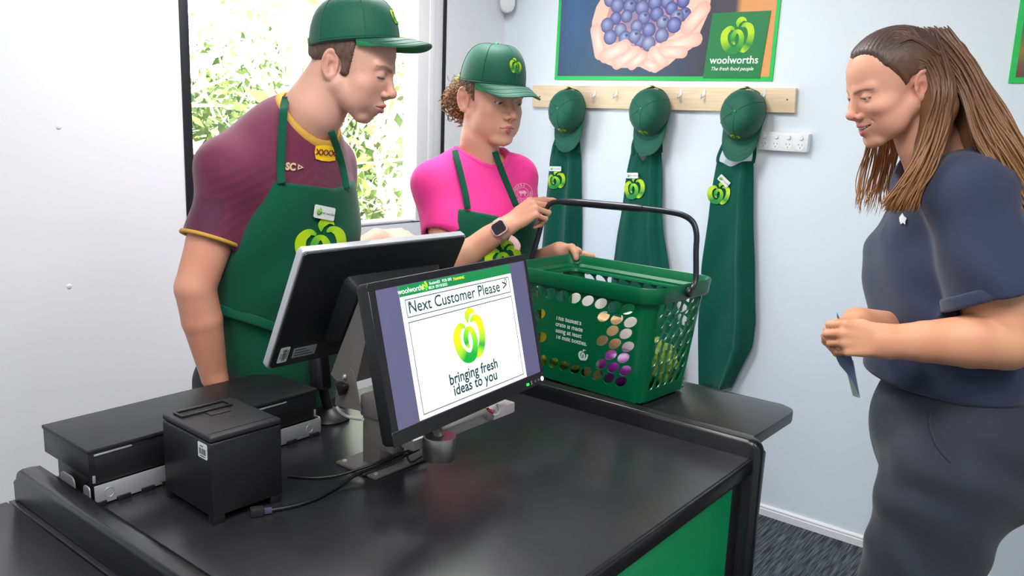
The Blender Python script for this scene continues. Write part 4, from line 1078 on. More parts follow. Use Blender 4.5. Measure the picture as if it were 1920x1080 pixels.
# swing handle
hb = mat('handle_black', (24, 28, 38), rough=0.35)
pvR = Vector((bhalf(BH)[0] + 0.014, 0, BH - 0.018)); pvL = Vector((-bhalf(BH)[0] - 0.014, 0, BH - 0.018))
Minv = bas.matrix_basis.inverted() if False else (Matrix.Translation((ctr[0], ctr[1], ZW)) @ Matrix.Rotation(ang, 4, 'Z')).inverted()
def wl_(p): return Minv @ Vector([float(v) for v in p])
dR, dL = 1.825, 2.09
def DH(px): return dR + (dL - dR) * (1306 - px) / 306
hp = [at(a, b_, DH(a)) for a, b_ in ((1304, 526), (1305, 470), (1306, 440), (1300, 418), (1284, 405), (1258, 398), (1205, 391), (1150, 386), (1095, 381), (1050, 378), (1030, 384), (1020, 405), (1008, 448), (997, 490))]
hp = [wl_(p) for p in hp]
path = spline([pvR + Vector((0.001, 0, 0))] + hp + [pvL], 6)
V, Fc = tube_geo(path, 0.0068, 10, True, 0.72); mesh_obj('handle', V, Fc, hb, bas, smooth=True, auto=50)
V, Fc = tube_geo(spline(hp[6:10], 6), [0.0072, 0.0086, 0.0092, 0.0094] + [0.0096] * 11 + [0.0092, 0.0086, 0.0075, 0.007], 12); mesh_obj('grip', V, Fc, hb, bas, smooth=True, auto=50)
for pv, s in ((pvR, 1), (pvL, -1)):
    lathe('pivot', [(0.012, -0.002), (0.012, 0.004), (0.010, 0.008), (0.003, 0.009)], hb, bas, Matrix.Translation(pv) @ Matrix.Rotation(s * PI / 2, 4, 'Y'), n=20)

# ================================================================== GROCERIES IN THE BASKET
def bl(x, y, z): return (Matrix.Translation((ctr[0], ctr[1], ZW)) @ Matrix.Rotation(ang, 4, 'Z')) @ Vector((x, y, z))
def veg(name, c, rad, m, lab, cat, lump=0.1, seed=0, seg=28):
    rg = np.random.default_rng(seed); V, Fc = [], []; n, k = seg, seg // 2
    ph = rg.uniform(0, 6, 6)
    for i in range(k + 1):
        t = PI * i / k
        for j in range(n):
            a = 2 * PI * j / n
            d = np.array([math.sin(t) * math.cos(a), math.sin(t) * math.sin(a), math.cos(t)])
            r_ = 1 + lump * (math.sin(3 * d[0] * 2 + ph[0]) * math.sin(3 * d[1] * 2 + ph[1]) + 0.6 * math.sin(7 * d[2] + 5 * d[0] + ph[2])) * 0.6
            V.append(np.array(c) + d * np.array(rad) * r_)
    for i in range(k):
        for j in range(n): Fc.append((i * n + j, i * n + (j + 1) % n, (i + 1) * n + (j + 1) % n, (i + 1) * n + j))
    o = mesh_obj(name, np.array(V) - np.array(c), [tuple(reversed(f)) for f in Fc], m, None, smooth=True); o.location = c
    return tag(o, lab, cat)
z0 = B0 + 0.0035
veg('red_cabbage', bl(0.085, -0.038, z0 + 0.046), (0.062, 0.044, 0.045), mat('cabbage_purple', (126, 24, 130), rough=0.4, var=0.25, scale=30), 'purple cabbage near the front corner of the basket', 'cabbage', 0.05, 3)
veg('lettuce', bl(0.125, 0.050, z0 + 0.056), (0.044, 0.040, 0.055), mat('lettuce_green', (150, 178, 70), rough=0.5, var=0.35, scale=40, bump=0.8, bscale=60, dist=0.01), 'pale green lettuce at the right end of the basket', 'lettuce', 0.25, 5, 40)
veg('lettuce', bl(-0.10, -0.03, z0 + 0.034), (0.060, 0.040, 0.033), MATS['lettuce_green'], 'pale green lettuce under the printed side of the basket', 'lettuce', 0.25, 8, 40)
def packet(name, c, size, rz, m, lab, cat, tilt=0.0, band=None, words=()):
    o = empty(name, mtx=Matrix.Translation(c) @ Matrix.Rotation(ang + rz, 4, 'Z') @ Matrix.Rotation(tilt, 4, 'X')); tag(o, lab, cat)
    w, d, h = size; box('wrapper', (-w / 2, -d / 2, 0), (w / 2, d / 2, h), m, o, 0.006, 3)
    if band: box('label_band', (-w / 2 + 0.008, -d / 2 - 0.0008, h * 0.25), (w / 2 - 0.008, -d / 2 - 0.0002, h * 0.5), band, o, 0)
    return o
paper = mat('pack_white', (232, 230, 226), rough=0.5, var=0.05, scale=20)
packet('flour_bag', bl(0.075, 0.030, z0 + 0.0), (0.075, 0.045, 0.165), 0.1, paper, 'white paper bag standing in the basket behind the cabbage', 'paper bag', 0.0, mat('band_pink', (206, 150, 190), rough=0.5))
packet('bread_bag', bl(0.005, -0.012, z0 + 0.0), (0.070, 0.055, 0.155), -0.15, mat('bread_tan', (214, 176, 126), rough=0.45, var=0.2, scale=25), 'tan bread packet standing in the middle of the basket', 'bread packet', 0.0, paper)
packet('snack_box', bl(-0.085, 0.045, z0 + 0.0), (0.085, 0.040, 0.190), 0.05, paper, 'white carton with green and yellow print in the basket', 'carton', 0.0, mat('band_green', (120, 196, 50), rough=0.5))
packet('chip_bag', bl(-0.155, 0.0, z0 + 0.0), (0.04, 0.075, 0.150), 0.0, mat('bag_yellow', (232, 196, 50), rough=0.35), 'yellow packet at the left end of the basket', 'packet')
# ================================================================== SMOOTH SOLIDS (signed distance fields -> mesh), used for the people
f32 = np.float32
def v3(a): return np.array([float(x) for x in a], f32)
def smin(a, b, k):
    h = np.maximum(k - np.abs(a - b), 0) / k; return np.minimum(a, b) - h * h * k * 0.25
def smax(a, b, k): return -smin(-a, -b, k)
def sph(p, c, r): return np.sqrt(((p - v3(c)) ** 2).sum(1)) - f32(r)
def ell(p, c, r, R=None):
    q = p - v3(c)
    if R is not None: q = q @ np.asarray(R, f32).T
    r = v3(r); k0 = np.sqrt(((q / r) ** 2).sum(1)); k1 = np.sqrt(((q / (r * r)) ** 2).sum(1)) + 1e-9
    return k0 * (k0 - 1) / k1
def cone(p, a, b, ra, rb):
    a = v3(a); b = v3(b); d = b - a; L2 = float(d @ d) + 1e-12
    t = np.clip(((p - a) @ d) / L2, 0, 1)
    return np.sqrt(((p - a - t[:, None] * d) ** 2).sum(1)) - (f32(ra) + f32(rb - ra) * t)
def chain(p, pts, rad, k=0.0):
    d = None
    for i in range(len(pts) - 1):
        e = cone(p, pts[i], pts[i + 1], rad[i], rad[i + 1]); d = e if d is None else (smin(d, e, k) if k else np.minimum(d, e))
    return d
def fcone(p, a, b, ra, rb, n, flat):
    """cone flattened along direction n (flat < 1 makes it thinner along n)"""
    n = v3(n); n = n / np.linalg.norm(n); s = 1.0 / flat
    def S(q): q = np.atleast_2d(q); return q + (q @ n)[:, None] * n * f32(s - 1)
    return cone(S(p), S(v3(a))[0], S(v3(b))[0], ra, rb) * f32(min(1.0, flat * 1.15))
def plane(p, c, n): n = v3(n); n = n / np.linalg.norm(n); return (p - v3(c)) @ n

def sdf_mesh(fn, lo, hi, h, B=8):
    """surface nets on a grid of step h, evaluated only in blocks near the surface"""
    lo = v3(lo); hi = v3(hi); nb = np.maximum(np.ceil((hi - lo) / (h * B)).astype(int), 1); N = nb * B
    ax = [lo[i] + (np.arange(nb[i]) + 0.5) * B * h for i in range(3)]
    Cc = np.stack(np.meshgrid(*ax, indexing='ij'), -1).reshape(-1, 3).astype(f32)
    dc = fn(Cc).reshape(nb)
    D = np.repeat(np.repeat(np.repeat(dc, B, 0), B, 1), B, 2).astype(f32)
    act = np.argwhere(np.abs(dc) < h * B * 1.5)
    off = np.stack(np.meshgrid(*[np.arange(B)] * 3, indexing='ij'), -1).reshape(-1, 3)
    for s in range(0, len(act), 600):
        idx = (act[s:s + 600][:, None, :] * B + off[None]).reshape(-1, 3)
        D[idx[:, 0], idx[:, 1], idx[:, 2]] = fn((lo + idx * h).astype(f32))
    D[0], D[-1] = 1, 1; D[:, 0], D[:, -1] = 1, 1; D[:, :, 0], D[:, :, -1] = 1, 1
    S = D < 0
    n = N - 1; cnt = np.zeros(n, np.int8)
    for i in (0, 1):
        for j in (0, 1):
            for k in (0, 1): cnt += S[i:i + n[0], j:j + n[1], k:k + n[2]]
    cells = np.argwhere((cnt > 0) & (cnt < 8)); vid = np.full(n, -1, np.int64); vid[tuple(cells.T)] = np.arange(len(cells))
    acc = np.zeros((len(cells), 3)); num = np.zeros(len(cells))
    cor = [(i, j, k) for i in (0, 1) for j in (0, 1) for k in (0, 1)]
    val = {c: D[cells[:, 0] + c[0], cells[:, 1] + c[1], cells[:, 2] + c[2]] for c in cor}
    for a in cor:
        for x in range(3):
            if a[x]: continue
            b = list(a); b[x] = 1; b = tuple(b); va, vb = val[a], val[b]; m = (va < 0) != (vb < 0)
            t = np.where(m, va / np.where(m, va - vb, 1), 0)
            P = np.array(a, float)[None] + np.zeros((len(cells), 1)); P[:, x] = t; acc += P * m[:, None]; num += m
    V = lo + (cells + acc / num[:, None]) * h
    Q = []
    for x in range(3):
        y, z = (x + 1) % 3, (x + 2) % 3
        s0 = [slice(1, -1)] * 3; s1 = [slice(1, -1)] * 3; s0[x] = slice(0, -1); s1[x] = slice(1, None)
        A, Bq = S[tuple(s0)], S[tuple(s1)]
        for flip, m in ((False, A & ~Bq), (True, ~A & Bq)):
            e = np.argwhere(m)
            if not len(e): continue
            e[:, y] += 1; e[:, z] += 1
            q = []
            for dy, dz in ((0, 0), (-1, 0), (-1, -1), (0, -1)):
                c = e.copy(); c[:, y] += dy; c[:, z] += dz
                c = np.minimum(c, n - 1); q.append(vid[tuple(c.T)])
            q = np.stack(q, 1); q = q[(q >= 0).all(1)]
            Q.append(q[:, ::-1] if flip else q)
    return V, np.concatenate(Q)[:, :]

def wrinkle(p, dirs, freq, amp, seed=0):
    """soft cloth folds: warped sine waves"""
    rg = np.random.default_rng(seed); out = 0
    for i, d in enumerate(dirs):
        d = v3(d); w = np.sin(p @ v3(rg.normal(size=3) * freq * 0.35) + rg.uniform(0, 6)) * 1.3
        s = np.sin((p @ d) * freq * (1 + 0.35 * i) + w + rg.uniform(0, 6))
        m = 0.5 + 0.5 * np.sin(p @ v3(rg.normal(size=3) * freq * 0.22) + rg.uniform(0, 6))
        out = out + s * m * amp / (1 + 0.4 * i)
    return out

# ------------------------------------------------------------------ head, in centimetres: origin between the ear canals, +y face, +z up, +x right side
def head_sdf(p, o):
    x, y, z = p[:, 0], p[:, 1], p[:, 2]
    q = p.copy(); q[:, 0] = np.abs(x)
    J = o.get('jaw', 1.0); W = o.get('wide', 1.0)
    d = ell(p, (0, 1.0, 5.0), (7.4 * W, 9.6, 7.9))
    d = smin(d, ell(p, (0, 5.3, -0.6), (6.1 * W, 5.6, 7.0)), 2.2)
    d = smin(d, cone(q, (5.2 * W * J, 1.4, -3.4), (2.0, 8.3 + o.get('chin', 0) * 0.8, -8.3), 1.9, 1.5), 2.2)
    d = smin(d, ell(p, (0, 9.1 + o.get('chin', 0), -8.7 + abs(o.get('chin', 0)) * 0.2), (1.9, 1.5, 1.5)), 1.2)
    d = smin(d, ell(p, (0, 8.3, -5.2), (2.9, 2.7, 2.8)), 1.4)
    ck = o.get('cheek', 0.0)
    d = smin(d, ell(q, (4.4 * W, 6.7 + ck * 0.5, -1.6 + ck * 0.3), (1.9 + ck * 0.4, 2.1 + ck * 0.6, 1.7 + ck * 0.3)), 1.6)
    d = smin(d, ell(q, (3.3 * W, 5.9, -4.3), (2.6, 3.1, 3.0)), 2.0)
    rd = o.get('ridge', 1.0)
    d = smin(d, cone(q, (1.0, 10.1 - (1 - rd) * 0.45, 3.0), (4.4, 8.7 - (1 - rd) * 0.4, 3.2), 0.85 * (0.5 + 0.5 * rd), 0.75), 1.3)
    if o.get('round'): d = smin(d, ell(q, (3.2, 5.4, -5.2), (2.9, 3.0, 3.0)), 2.2)
    d = smax(d, -ell(q, (3.2, 11.35, 1.4), (1.9, 1.6, 1.2)), 1.1)
    # eyes: lids over the ball, with the opening cut
    d = smin(d, sph(q, (3.15, 9.05, 1.4), 1.30), 0.45)
    eo, ez = o.get('eye', 0.45), o.get('eyez', 1.35)
    d = smax(d, -ell(q, (3.2, 10.25, ez), (1.30, 0.75, eo)), 0.18)
    d = smin(d, cone(q, (2.0, 10.15, ez + eo + 0.28), (4.3, 9.35, ez + eo + 0.18), 0.20, 0.16), 0.25)     # upper lid fold
    # nose
    ns = o.get('nose', 1.0)
    d = smin(d, cone(p, (0, 10.25, 2.2), (0, 12.1, -1.4), 0.62, 0.80), 1.0)
    d = smin(d, sph(p, (0, 12.4 + (ns - 1) * 2, -1.75), 0.92), 0.7)
    d = smin(d, ell(q, (1.25, 11.1, -2.35), (0.72, 0.95, 0.68)), 0.45)
    d = smin(d, cone(p, (0, 12.1, -2.4), (0, 11.0, -3.3), 0.42, 0.4), 0.4)
    d = smax(d, -ell(q, (0.72, 11.45, -2.95), (0.36, 0.55, 0.30)), 0.2)
    # mouth
    mw, mz, op, sm = o.get('mouth', 2.2), -5.25, o.get('open', 0.0), o.get('smile', 0.0)
    mc = (mw, 9.75 - sm * 0.5, mz + sm * 0.75)
    pout = o.get('pout', 0.0)
    d = smin(d, cone(q, (0.35, 10.95 + pout, mz + 0.50 + op * 0.4), mc, 0.46, 0.22), 0.55)
    d = smin(d, cone(q, (0.0, 10.75 + pout, mz - 0.62 - op * 0.7), (mc[0] * 0.9, mc[1], mc[2] - 0.1), 0.60, 0.24), 0.55)
    d = smax(d, -cone(q, (0.0, 11.75 + pout - op * 1.0, mz - op * 0.15), (mc[0] + 0.1, mc[1] + 0.45, mc[2]), 0.13 + op * 0.55, 0.10), 0.16)
    if sm: d = smax(d, -cone(q, (3.3, 9.6, -3.6), (4.0, 8.6, -5.4), 0.10, 0.10), 0.55)
    # ears
    a = 0.42; n_ = np.array([math.cos(a), math.sin(a), 0], f32); fw = np.array([-math.sin(a), math.cos(a), 0.18], f32); fw /= np.linalg.norm(fw); upv = np.cross(n_, fw)
    e = q - v3((7.45 * W, -0.5, 0.3)); en, ef, ez_ = e @ n_, e @ fw, e @ upv
    kk = np.sqrt((ef / 1.55) ** 2 + (ez_ / 2.75) ** 2)
    ring = np.sqrt(((kk - 1) * 1.9) ** 2 + en ** 2) - 0.34
    plate = ell(np.stack([en + 0.25, ef, ez_], 1), (0, 0, 0), (0.42, 1.55, 2.75))
    ear = smin(ring, plate, 0.35)
    ear = smin(ear, ell(np.stack([en, ef, ez_], 1), (0.05, 0.25, -2.6), (0.42, 0.85, 0.8)), 0.4)
    ear = smin(ear, cone(np.stack([en, ef, ez_], 1), (0.15, -0.35, -1.5), (0.15, -0.55, 1.4), 0.3, 0.28), 0.4)
    ear = smax(ear, -ell(np.stack([en, ef, ez_], 1), (0.45, 0.45, -0.4), (0.75, 0.75, 1.1)), 0.3)
    ear = smin(ear, ell(np.stack([en, ef, ez_], 1), (0.1, 1.35, -0.7), (0.3, 0.35, 0.55)), 0.25)
    d = smin(d, ear, 0.4)
    return d
def head_paint(V, o):
    """own colours of the face: skin, lips, brows, lashes"""
    q = V.astype(f32).copy(); q[:, 0] = np.abs(q[:, 0]); n = len(V)
    base = np.array(lin(o['skin'])); C = np.tile(base, (n, 1))
    def mixc(w, col): w = np.clip(w, 0, 1)[:, None]; return C * (1 - w) + np.array(lin(col)) * w
    red = o.get('red', (214, 130, 116))
    C = mixc(0.45 * np.exp(-((q - v3((4.2, 8.0, -1.8))) ** 2).sum(1) / 5.0), red)
    C = mixc(0.40 * np.exp(-((q - v3((0, 12.2, -2.0))) ** 2).sum(1) / 2.0), red)
    C = mixc(0.35 * np.exp(-((q - v3((8.0, -0.8, 0.3))) ** 2).sum(1) / 8.0), red)
    mw, mz, op, sm = o.get('mouth', 2.2), -5.25, o.get('open', 0.0), o.get('smile', 0.0); pout = o.get('pout', 0.0)
    mc = (mw, 9.75 - sm * 0.5, mz + sm * 0.75)
    dl = np.minimum(cone(q, (0.35, 11.0 + pout, mz + 0.40 + op * 0.4), mc, 0.40, 0.16), cone(q, (0.0, 10.85 + pout, mz - 0.62 - op * 0.7), (mc[0] * 0.9, mc[1], mc[2] - 0.1), 0.56, 0.18))
    C = mixc(np.clip((0.22 - dl) / 0.16, 0, 1) * 0.85, o.get('lip', (186, 96, 94)))
    dm = cone(q, (0.0, 11.2 + pout, mz - op * 0.15), (mc[0] + 0.1, mc[1] + 0.45, mc[2]), 0.13 + op * 0.5, 0.08)
    C = mixc(np.clip((0.10 - dm) / 0.10, 0, 1) * 0.8, (96, 40, 40))
    nz = 0.5 + 0.5 * np.sin(q[:, 0] * 31 + q[:, 2] * 23) * np.sin(q[:, 0] * 17 - q[:, 2] * 41)
    br = o.get('browz', 3.0)
    bt = o.get('browth', 1.0)
    db = np.minimum(cone(q, (1.35, 11.1, br - 0.1), (3.6, 10.3, br + 0.45), 0.36 * bt, 0.30 * bt), cone(q, (3.6, 10.3, br + 0.45), (5.2, 8.8, br + 0.1), 0.30 * bt, 0.12 * bt))
    C = mixc(np.clip((0.22 - db) / 0.22, 0, 1) * (0.55 + 0.35 * nz), o['brow'])
    eo, ez = o.get('eye', 0.45), o.get('eyez', 1.35)
    dls = cone(q, (2.0, 10.35, ez + eo * 0.7), (4.4, 9.5, ez + eo * 0.55), 0.12, 0.10)
    C = mixc(np.clip((0.16 - dls) / 0.14, 0, 1) * o.get('lash', 0.7), (60, 42, 38))
    return C
# ================================================================== PEOPLE: shared pieces
UPC = -CD                                    # image up, image right = CR, towards the camera = -CF
HR = np.array([CR[0], CR[1], 0.0]); HR /= np.linalg.norm(HR)          # level image right
HT = np.array([-CF[0], -CF[1], 0.0]); HT /= np.linalg.norm(HT)        # level, towards the camera
ZV = np.array([0.0, 0.0, 1.0])
skin_m = mat('skin', rough=0.48, spec=0.35, attr='Col', sss=0.12, bump=0.12, bscale=500, dist=0.0004)

def head_frame(ear_px, ear_D, side, yaw, pitch, roll=0.0, sign=1, size=1.0):
    """side: +1 the right ear shows, -1 the left one. sign: +1 faces image right, -1 image left. yaw: turn towards the camera"""
    f = HR * sign * math.cos(yaw) + HT * math.sin(yaw)
    f = f * math.cos(pitch) - ZV * math.sin(pitch)
    x = np.cross(f, ZV); x /= np.linalg.norm(x); z = np.cross(x, f)
    if roll: x, z = x * math.cos(roll) + z * math.sin(roll), z * math.cos(roll) - x * math.sin(roll)
    ear = at(ear_px[0], ear_px[1], ear_D)
    o = ear - x * side * 0.0745 * size
    M = np.eye(4); M[:3, 0], M[:3, 1], M[:3, 2], M[:3, 3] = x * size, f * size, z * size, o
    return M
def to_local_cm(M, P): s2 = float(M[:3, 0] @ M[:3, 0]); return (np.asarray(P, float) - M[:3, 3]) @ M[:3, :3] * (100.0 / s2)
def to_world(M, V): return (np.asarray(V) * 0.01) @ M[:3, :3].T + M[:3, 3]

def build_head(M, o, neck, h=0.2):
    """neck: list of (world point, radius in metres)"""
    npts = [to_local_cm(M, p) for p, r in neck]; nr = [r * 100 / np.linalg.norm(M[:3, 0]) for p, r in neck]
    fn = lambda p: smin(head_sdf(p, o), chain(p, npts, nr, 1.0), 1.6)
    lo = np.minimum(np.array([-10.5, -11, -12.0]), np.min(npts, 0) - max(nr) - 1); hi = np.maximum(np.array([10.5, 15.0, 14.5]), np.max(npts, 0) + max(nr) + 1)
    V, Fq = sdf_mesh(fn, lo, hi, h)
    C = head_paint(V, o); return to_world(M, V), Fq, C

def eyes(M, o, parent, org, iris=(92, 110, 122), down=0.25, turn=0.0):
    for s in (-1, 1):
        V, Fc = lathe_geo([(1.22 * math.sin(a) + 1e-4, 1.22 * math.cos(a)) for a in np.linspace(PI - 0.01, 0.01, 26)], 28, False)
        V = np.array(V); r = np.hypot(V[:, 0], V[:, 1]); zf = V[:, 2]
        C = np.tile(np.array(lin((228, 222, 218))), (len(V), 1))
        C[(zf > 0) & (r < 0.62)] = lin(iris); C[(zf > 0) & (r < 0.28)] = lin((16, 14, 14))
        f = np.array([math.sin(turn), math.cos(turn) * math.cos(down), -math.sin(down)]); u = np.array([0, 0, 1.0]); xx = np.cross(f, u); xx /= np.linalg.norm(xx); u = np.cross(xx, f)
        W = V[:, :1] * xx + V[:, 1:2] * u + V[:, 2:] * f + np.array([s * 3.15, 9.05, 1.4])
        mesh_obj('eye', to_world(M, W) - org, Fc, mat('eyeball', rough=0.12, attr='Col'), parent, smooth=True, colors=C)

def arm_mesh(fn, pts, pad, h, skin, ruddy=None):
    P = np.array(pts); V, Fq = sdf_mesh(fn, P.min(0) - pad, P.max(0) + pad, h)
    C = np.tile(np.array(lin(skin)), (len(V), 1))
    rg = np.random.default_rng(1); w = 0.12 * np.sin(V @ (rg.normal(size=3) * 60)) * np.sin(V @ (rg.normal(size=3) * 45))
    C = C * (1 + w[:, None] * np.array([0.4, 1.0, 1.0]))
    return V, Fq, C

# hand in centimetres: origin at the wrist, +y to the fingers, +z back of the hand, thumb at +x (left hand); mirror for the right hand
def hand_joints(curl, spread=1.0, thumb=None):
    bases = [(2.55, 8.3, 0.0), (0.85, 8.8, 0.15), (-0.85, 8.5, 0.05), (-2.4, 7.7, -0.15)]
    lens = [(4.3, 2.6, 2.0), (4.7, 3.0, 2.1), (4.3, 2.8, 2.1), (3.4, 2.1, 1.8)]
    out = []
    for i, (b, l, c) in enumerate(zip(bases, lens, curl)):
        P = [np.array(b)]; a = 0.0; sx = (0.10, 0.02, -0.06, -0.16)[i] * spread
        for L, k in zip(l, c):
            a += math.radians(k); d = np.array([math.sin(sx) * math.cos(a), math.cos(sx) * math.cos(a), -math.sin(a)]); P.append(P[-1] + d * L)
        out.append(P)
    return out, thumb or [(1.9, 2.2, -0.4), (3.6, 4.6, -1.0), (4.4, 7.2, -1.6), (4.5, 9.4, -2.2)]
def hand_sdf(p, curl, spread=1.0, thumb=None, fat=1.0):
    fing, th = hand_joints(curl, spread, thumb)
    d = None
    for i, P in enumerate(fing):
        mc = cone(p, (np.array((1.5, 0.5, -0.4, -1.4))[i], 0.6, 0), P[0], 1.25 * fat, (1.0, 1.02, 0.98, 0.88)[i] * fat)
        d = mc if d is None else smin(d, mc, 0.9)
    d = smin(d, ell(p, (0.2, 4.6, -0.45), (3.3 * fat, 3.9, 1.35 * fat)), 0.8)
    for i, P in enumerate(fing):
        r = np.array((0.86, 0.80, 0.70, 0.58)) * (1.0, 1.02, 0.97, 0.86)[i] * fat
        f = chain(p, P, r, 0.12)
        for k in (1, 2): f = smin(f, sph(p, P[k] + np.array([0, 0, 0.06]), r[k] * 1.05), 0.25)
        d = smin(d, f, 0.32)
    t = chain(p, th, (1.35 * fat, 1.05 * fat, 0.90 * fat, 0.66 * fat), 0.25); d = smin(d, t, 0.6)
    return d
def hand_place(W, Y, Z, mirror):
    """wrist point, finger direction, back-of-hand direction -> function mapping world points (m) to hand cm"""
    W = np.asarray(W, float); Y = np.asarray(Y, float) / np.linalg.norm(Y); X = np.cross(Y, Z); X /= np.linalg.norm(X); Z = np.cross(X, Y)
    R = np.stack([X, Y, Z]).astype(f32); s = np.array([-1 if mirror else 1, 1, 1], f32)
    return (lambda p: ((p - W.astype(f32)) @ R.T) * 100.0 * s), (lambda c: W + (np.asarray(c) * s * 0.01) @ R)

def hit(pix, sdf, D0, D1, n=90):
    """first meeting of the pixel rays with a solid: returns depths"""
    pix = np.atleast_2d(np.asarray(pix, float)); R_ = CR[None] * ((pix[:, :1] - 960) / F_PX) + CD[None] * ((pix[:, 1:2] - 540) / F_PX) + CF[None]
    ts = np.linspace(D0, D1, n); res = np.full(len(pix), D1); done = np.zeros(len(pix), bool); prev = np.full(len(pix), D0)
    for t in ts:
        d = sdf((CAM + R_ * t).astype(f32)); m = (d < 0) & ~done; res[m] = t; done |= m
    lo = res - (ts[1] - ts[0]); hi = res.copy()
    for _ in range(9):
        mid = (lo + hi) / 2; d = sdf((CAM + R_ * mid[:, None]).astype(f32)); ins = d < 0; hi = np.where(ins, mid, hi); lo = np.where(ins, lo, mid)
    return hi
def on_body(pix, sdf, D0, D1, lift=0.003):
    pix = np.atleast_2d(np.asarray(pix, float)); D = hit(pix, sdf, D0, D1) - lift
    return np.array([at(a, b, d) for (a, b), d in zip(pix, D)])
def decal(name, geo, c, size, rot, sdf, D0, D1, m, parent, org, lift=0.004, colors=None, sx=1.0, shear=0.0):
    """flat print laid on the cloth it is sewn to: geo in unit coordinates, c and size in pixels of the photograph"""
    V, Fc = geo[0], geo[1]; ca, sa = math.cos(rot), math.sin(rot)
    P = [(c[0] + size * (v[0] * sx * ca + v[1] * sa), c[1] + size * (v[0] * sx * sa - v[1] * ca) + shear * v[0] * size) for v in V]
    W = on_body(P, sdf, D0, D1, lift)
    if len(V) and len(V[0]) > 2: W = W - np.array([v[2] for v in V])[:, None] * CF
    return mesh_obj(name, W - org, Fc, m, parent, colors=colors)
def strap(name, pix, sdf, D0, D1, wid, m, parent, org, lift=0.004, thick=0.25):
    P = spline(pix, 6); D = hit(P, sdf, D0, D1); n = len(D)
    D = np.array([D[max(0, i - 3):i + 4].min() for i in range(n)]); D = np.convolve(np.pad(D, 3, mode='edge'), np.ones(7) / 7, 'valid') - lift
    W = np.array([at(a, b, d) for (a, b), d in zip(P, D)])
    T_ = np.gradient(W, axis=0); nrm = -CF
    V, Fc = tube_geo(W - org, wid, 10, True, thick, up=tuple(nrm)); return mesh_obj(name, V, Fc, m, parent, smooth=True)
def poly_sd(x, y, poly):
    """signed distance to a 2D polygon (negative inside)"""
    P = np.array(poly, float); d = np.full(x.shape, 1e9); s = np.ones(x.shape)
    for i in range(len(P)):
        a = P[i]; b = P[i - 1]; ex, ey = b - a; wx, wy = x - a[0], y - a[1]
        t = np.clip((wx * ex + wy * ey) / (ex * ex + ey * ey), 0, 1); d = np.minimum(d, (wx - ex * t) ** 2 + (wy - ey * t) ** 2)
        c1 = y >= a[1]; c2 = y < b[1]; c3 = ex * wy > ey * wx
        s = np.where((c1 & c2 & c3) | (~c1 & ~c2 & ~c3), -s, s)
    return (s * np.sqrt(d)).astype(f32)
def sdf_part(name, fn, pts, pad, h, m, parent, org, colors=None):
    P = np.array(pts); V, Fq = sdf_mesh(fn, P.min(0) - pad, P.max(0) + pad, h)
    C = colors(V) if colors else None
    return mesh_obj(name, V - org, Fq, m, parent, smooth=True, colors=C)
def join_body(name, parts, parent, org):
    V = []; Fq = []; C = []; o = 0
    for v, f, c in parts: V.append(v); Fq.append(f + o); C.append(c); o += len(v)
    return mesh_obj(name, np.concatenate(V) - org, np.concatenate(Fq), skin_m, parent, smooth=True, colors=np.concatenate(C))
def basis(l, f): l = np.asarray(l, float); f = np.asarray(f, float); l /= np.linalg.norm(l); f = f - l * (l @ f); f /= np.linalg.norm(f); return np.stack([l, f, np.cross(l, f)])
def legs(parent, org, hipL, hipR, feet, m, name='trousers', r=(0.095, 0.07, 0.055)):
    P = [hipL, hipR] + [np.array(f) for f in feet]
    def fn(p):
        d = None
        for hp, ft in zip((hipL, hipR), feet):
            kn = (np.asarray(hp) + np.asarray(ft)) / 2 + np.array([0, 0, 0.0]); an = np.asarray(ft) + np.array([0, 0, 0.075])
            e = chain(p, [hp, kn, an], r, 0.05); d = e if d is None else smin(d, e, 0.03)
        return smax(d, -plane(p, (0, 0, 0.055), (0, 0, 1)), 0.005) + wrinkle(p, [(0, 0, 1), (0.3, 0.2, 1)], 40, 0.003, 4)
    return sdf_part(name, fn, P, 0.14, 0.012, m, parent, org)
def shoe(parent, org, foot, fwd, m):
    f = np.array([fwd[0], fwd[1], 0.0]); f /= np.linalg.norm(f); s = np.array([-f[1], f[0], 0]); b = np.asarray(foot, float)
    def fn(p):
        d = fcone(p, b + f * -0.05 + ZV * 0.045, b + f * 0.14 + ZV * 0.03, 0.042, 0.045, ZV, 0.75); d = smin(d, cone(p, b + ZV * 0.05, b - f * 0.02 + ZV * 0.10, 0.042, 0.042), 0.03)
        return smax(d, -plane(p, (0, 0, 0.002), (0, 0, 1)), 0.004)
    return sdf_part('shoe', fn, [b - f * 0.1, b + f * 0.2, b + ZV * 0.12], 0.06, 0.008, m, parent, org)
# ================================================================== PERSON 1: tall assistant in a maroon jersey, leaning on the counter
shoe_m = mat('black_shoe', (26, 26, 28), rough=0.5); trou_m = mat('dark_trousers', (34, 37, 45), rough=0.85, sheen=0.1, bump=0.2, bscale=900)
apron_m = mat('apron_worn', (0, 82, 58), rough=0.8, spec=0.2, sheen=0.15, bump=0.2, bscale=1400, dist=0.0004)
gold_m = mat('gold_trim', (206, 158, 64), rough=0.7)
def worn_cap(M, parent, org, off, pitch=0.0, scale=1.0, drop=0.024, tilt=0.30, length=0.074, size=(0.080, 0.100, 0.094, 0.096)):
    """cap worn on a head with frame M (metres); off in head centimetres"""
    r_ = empty('cap'); r_.parent = parent
    Mc = Matrix([[float(v) for v in row] for row in M]) @ Matrix.Translation([v * 0.01 for v in off]) @ Matrix.Rotation(pitch, 4, 'X') @ Matrix.Scale(scale, 4)
    r_.matrix_basis = Matrix.Translation([-float(v) for v in org]) @ Mc
    cap_size(*size); cap_parts(r_, strap=False, drop=drop, tilt=tilt, length=length)
    return r_

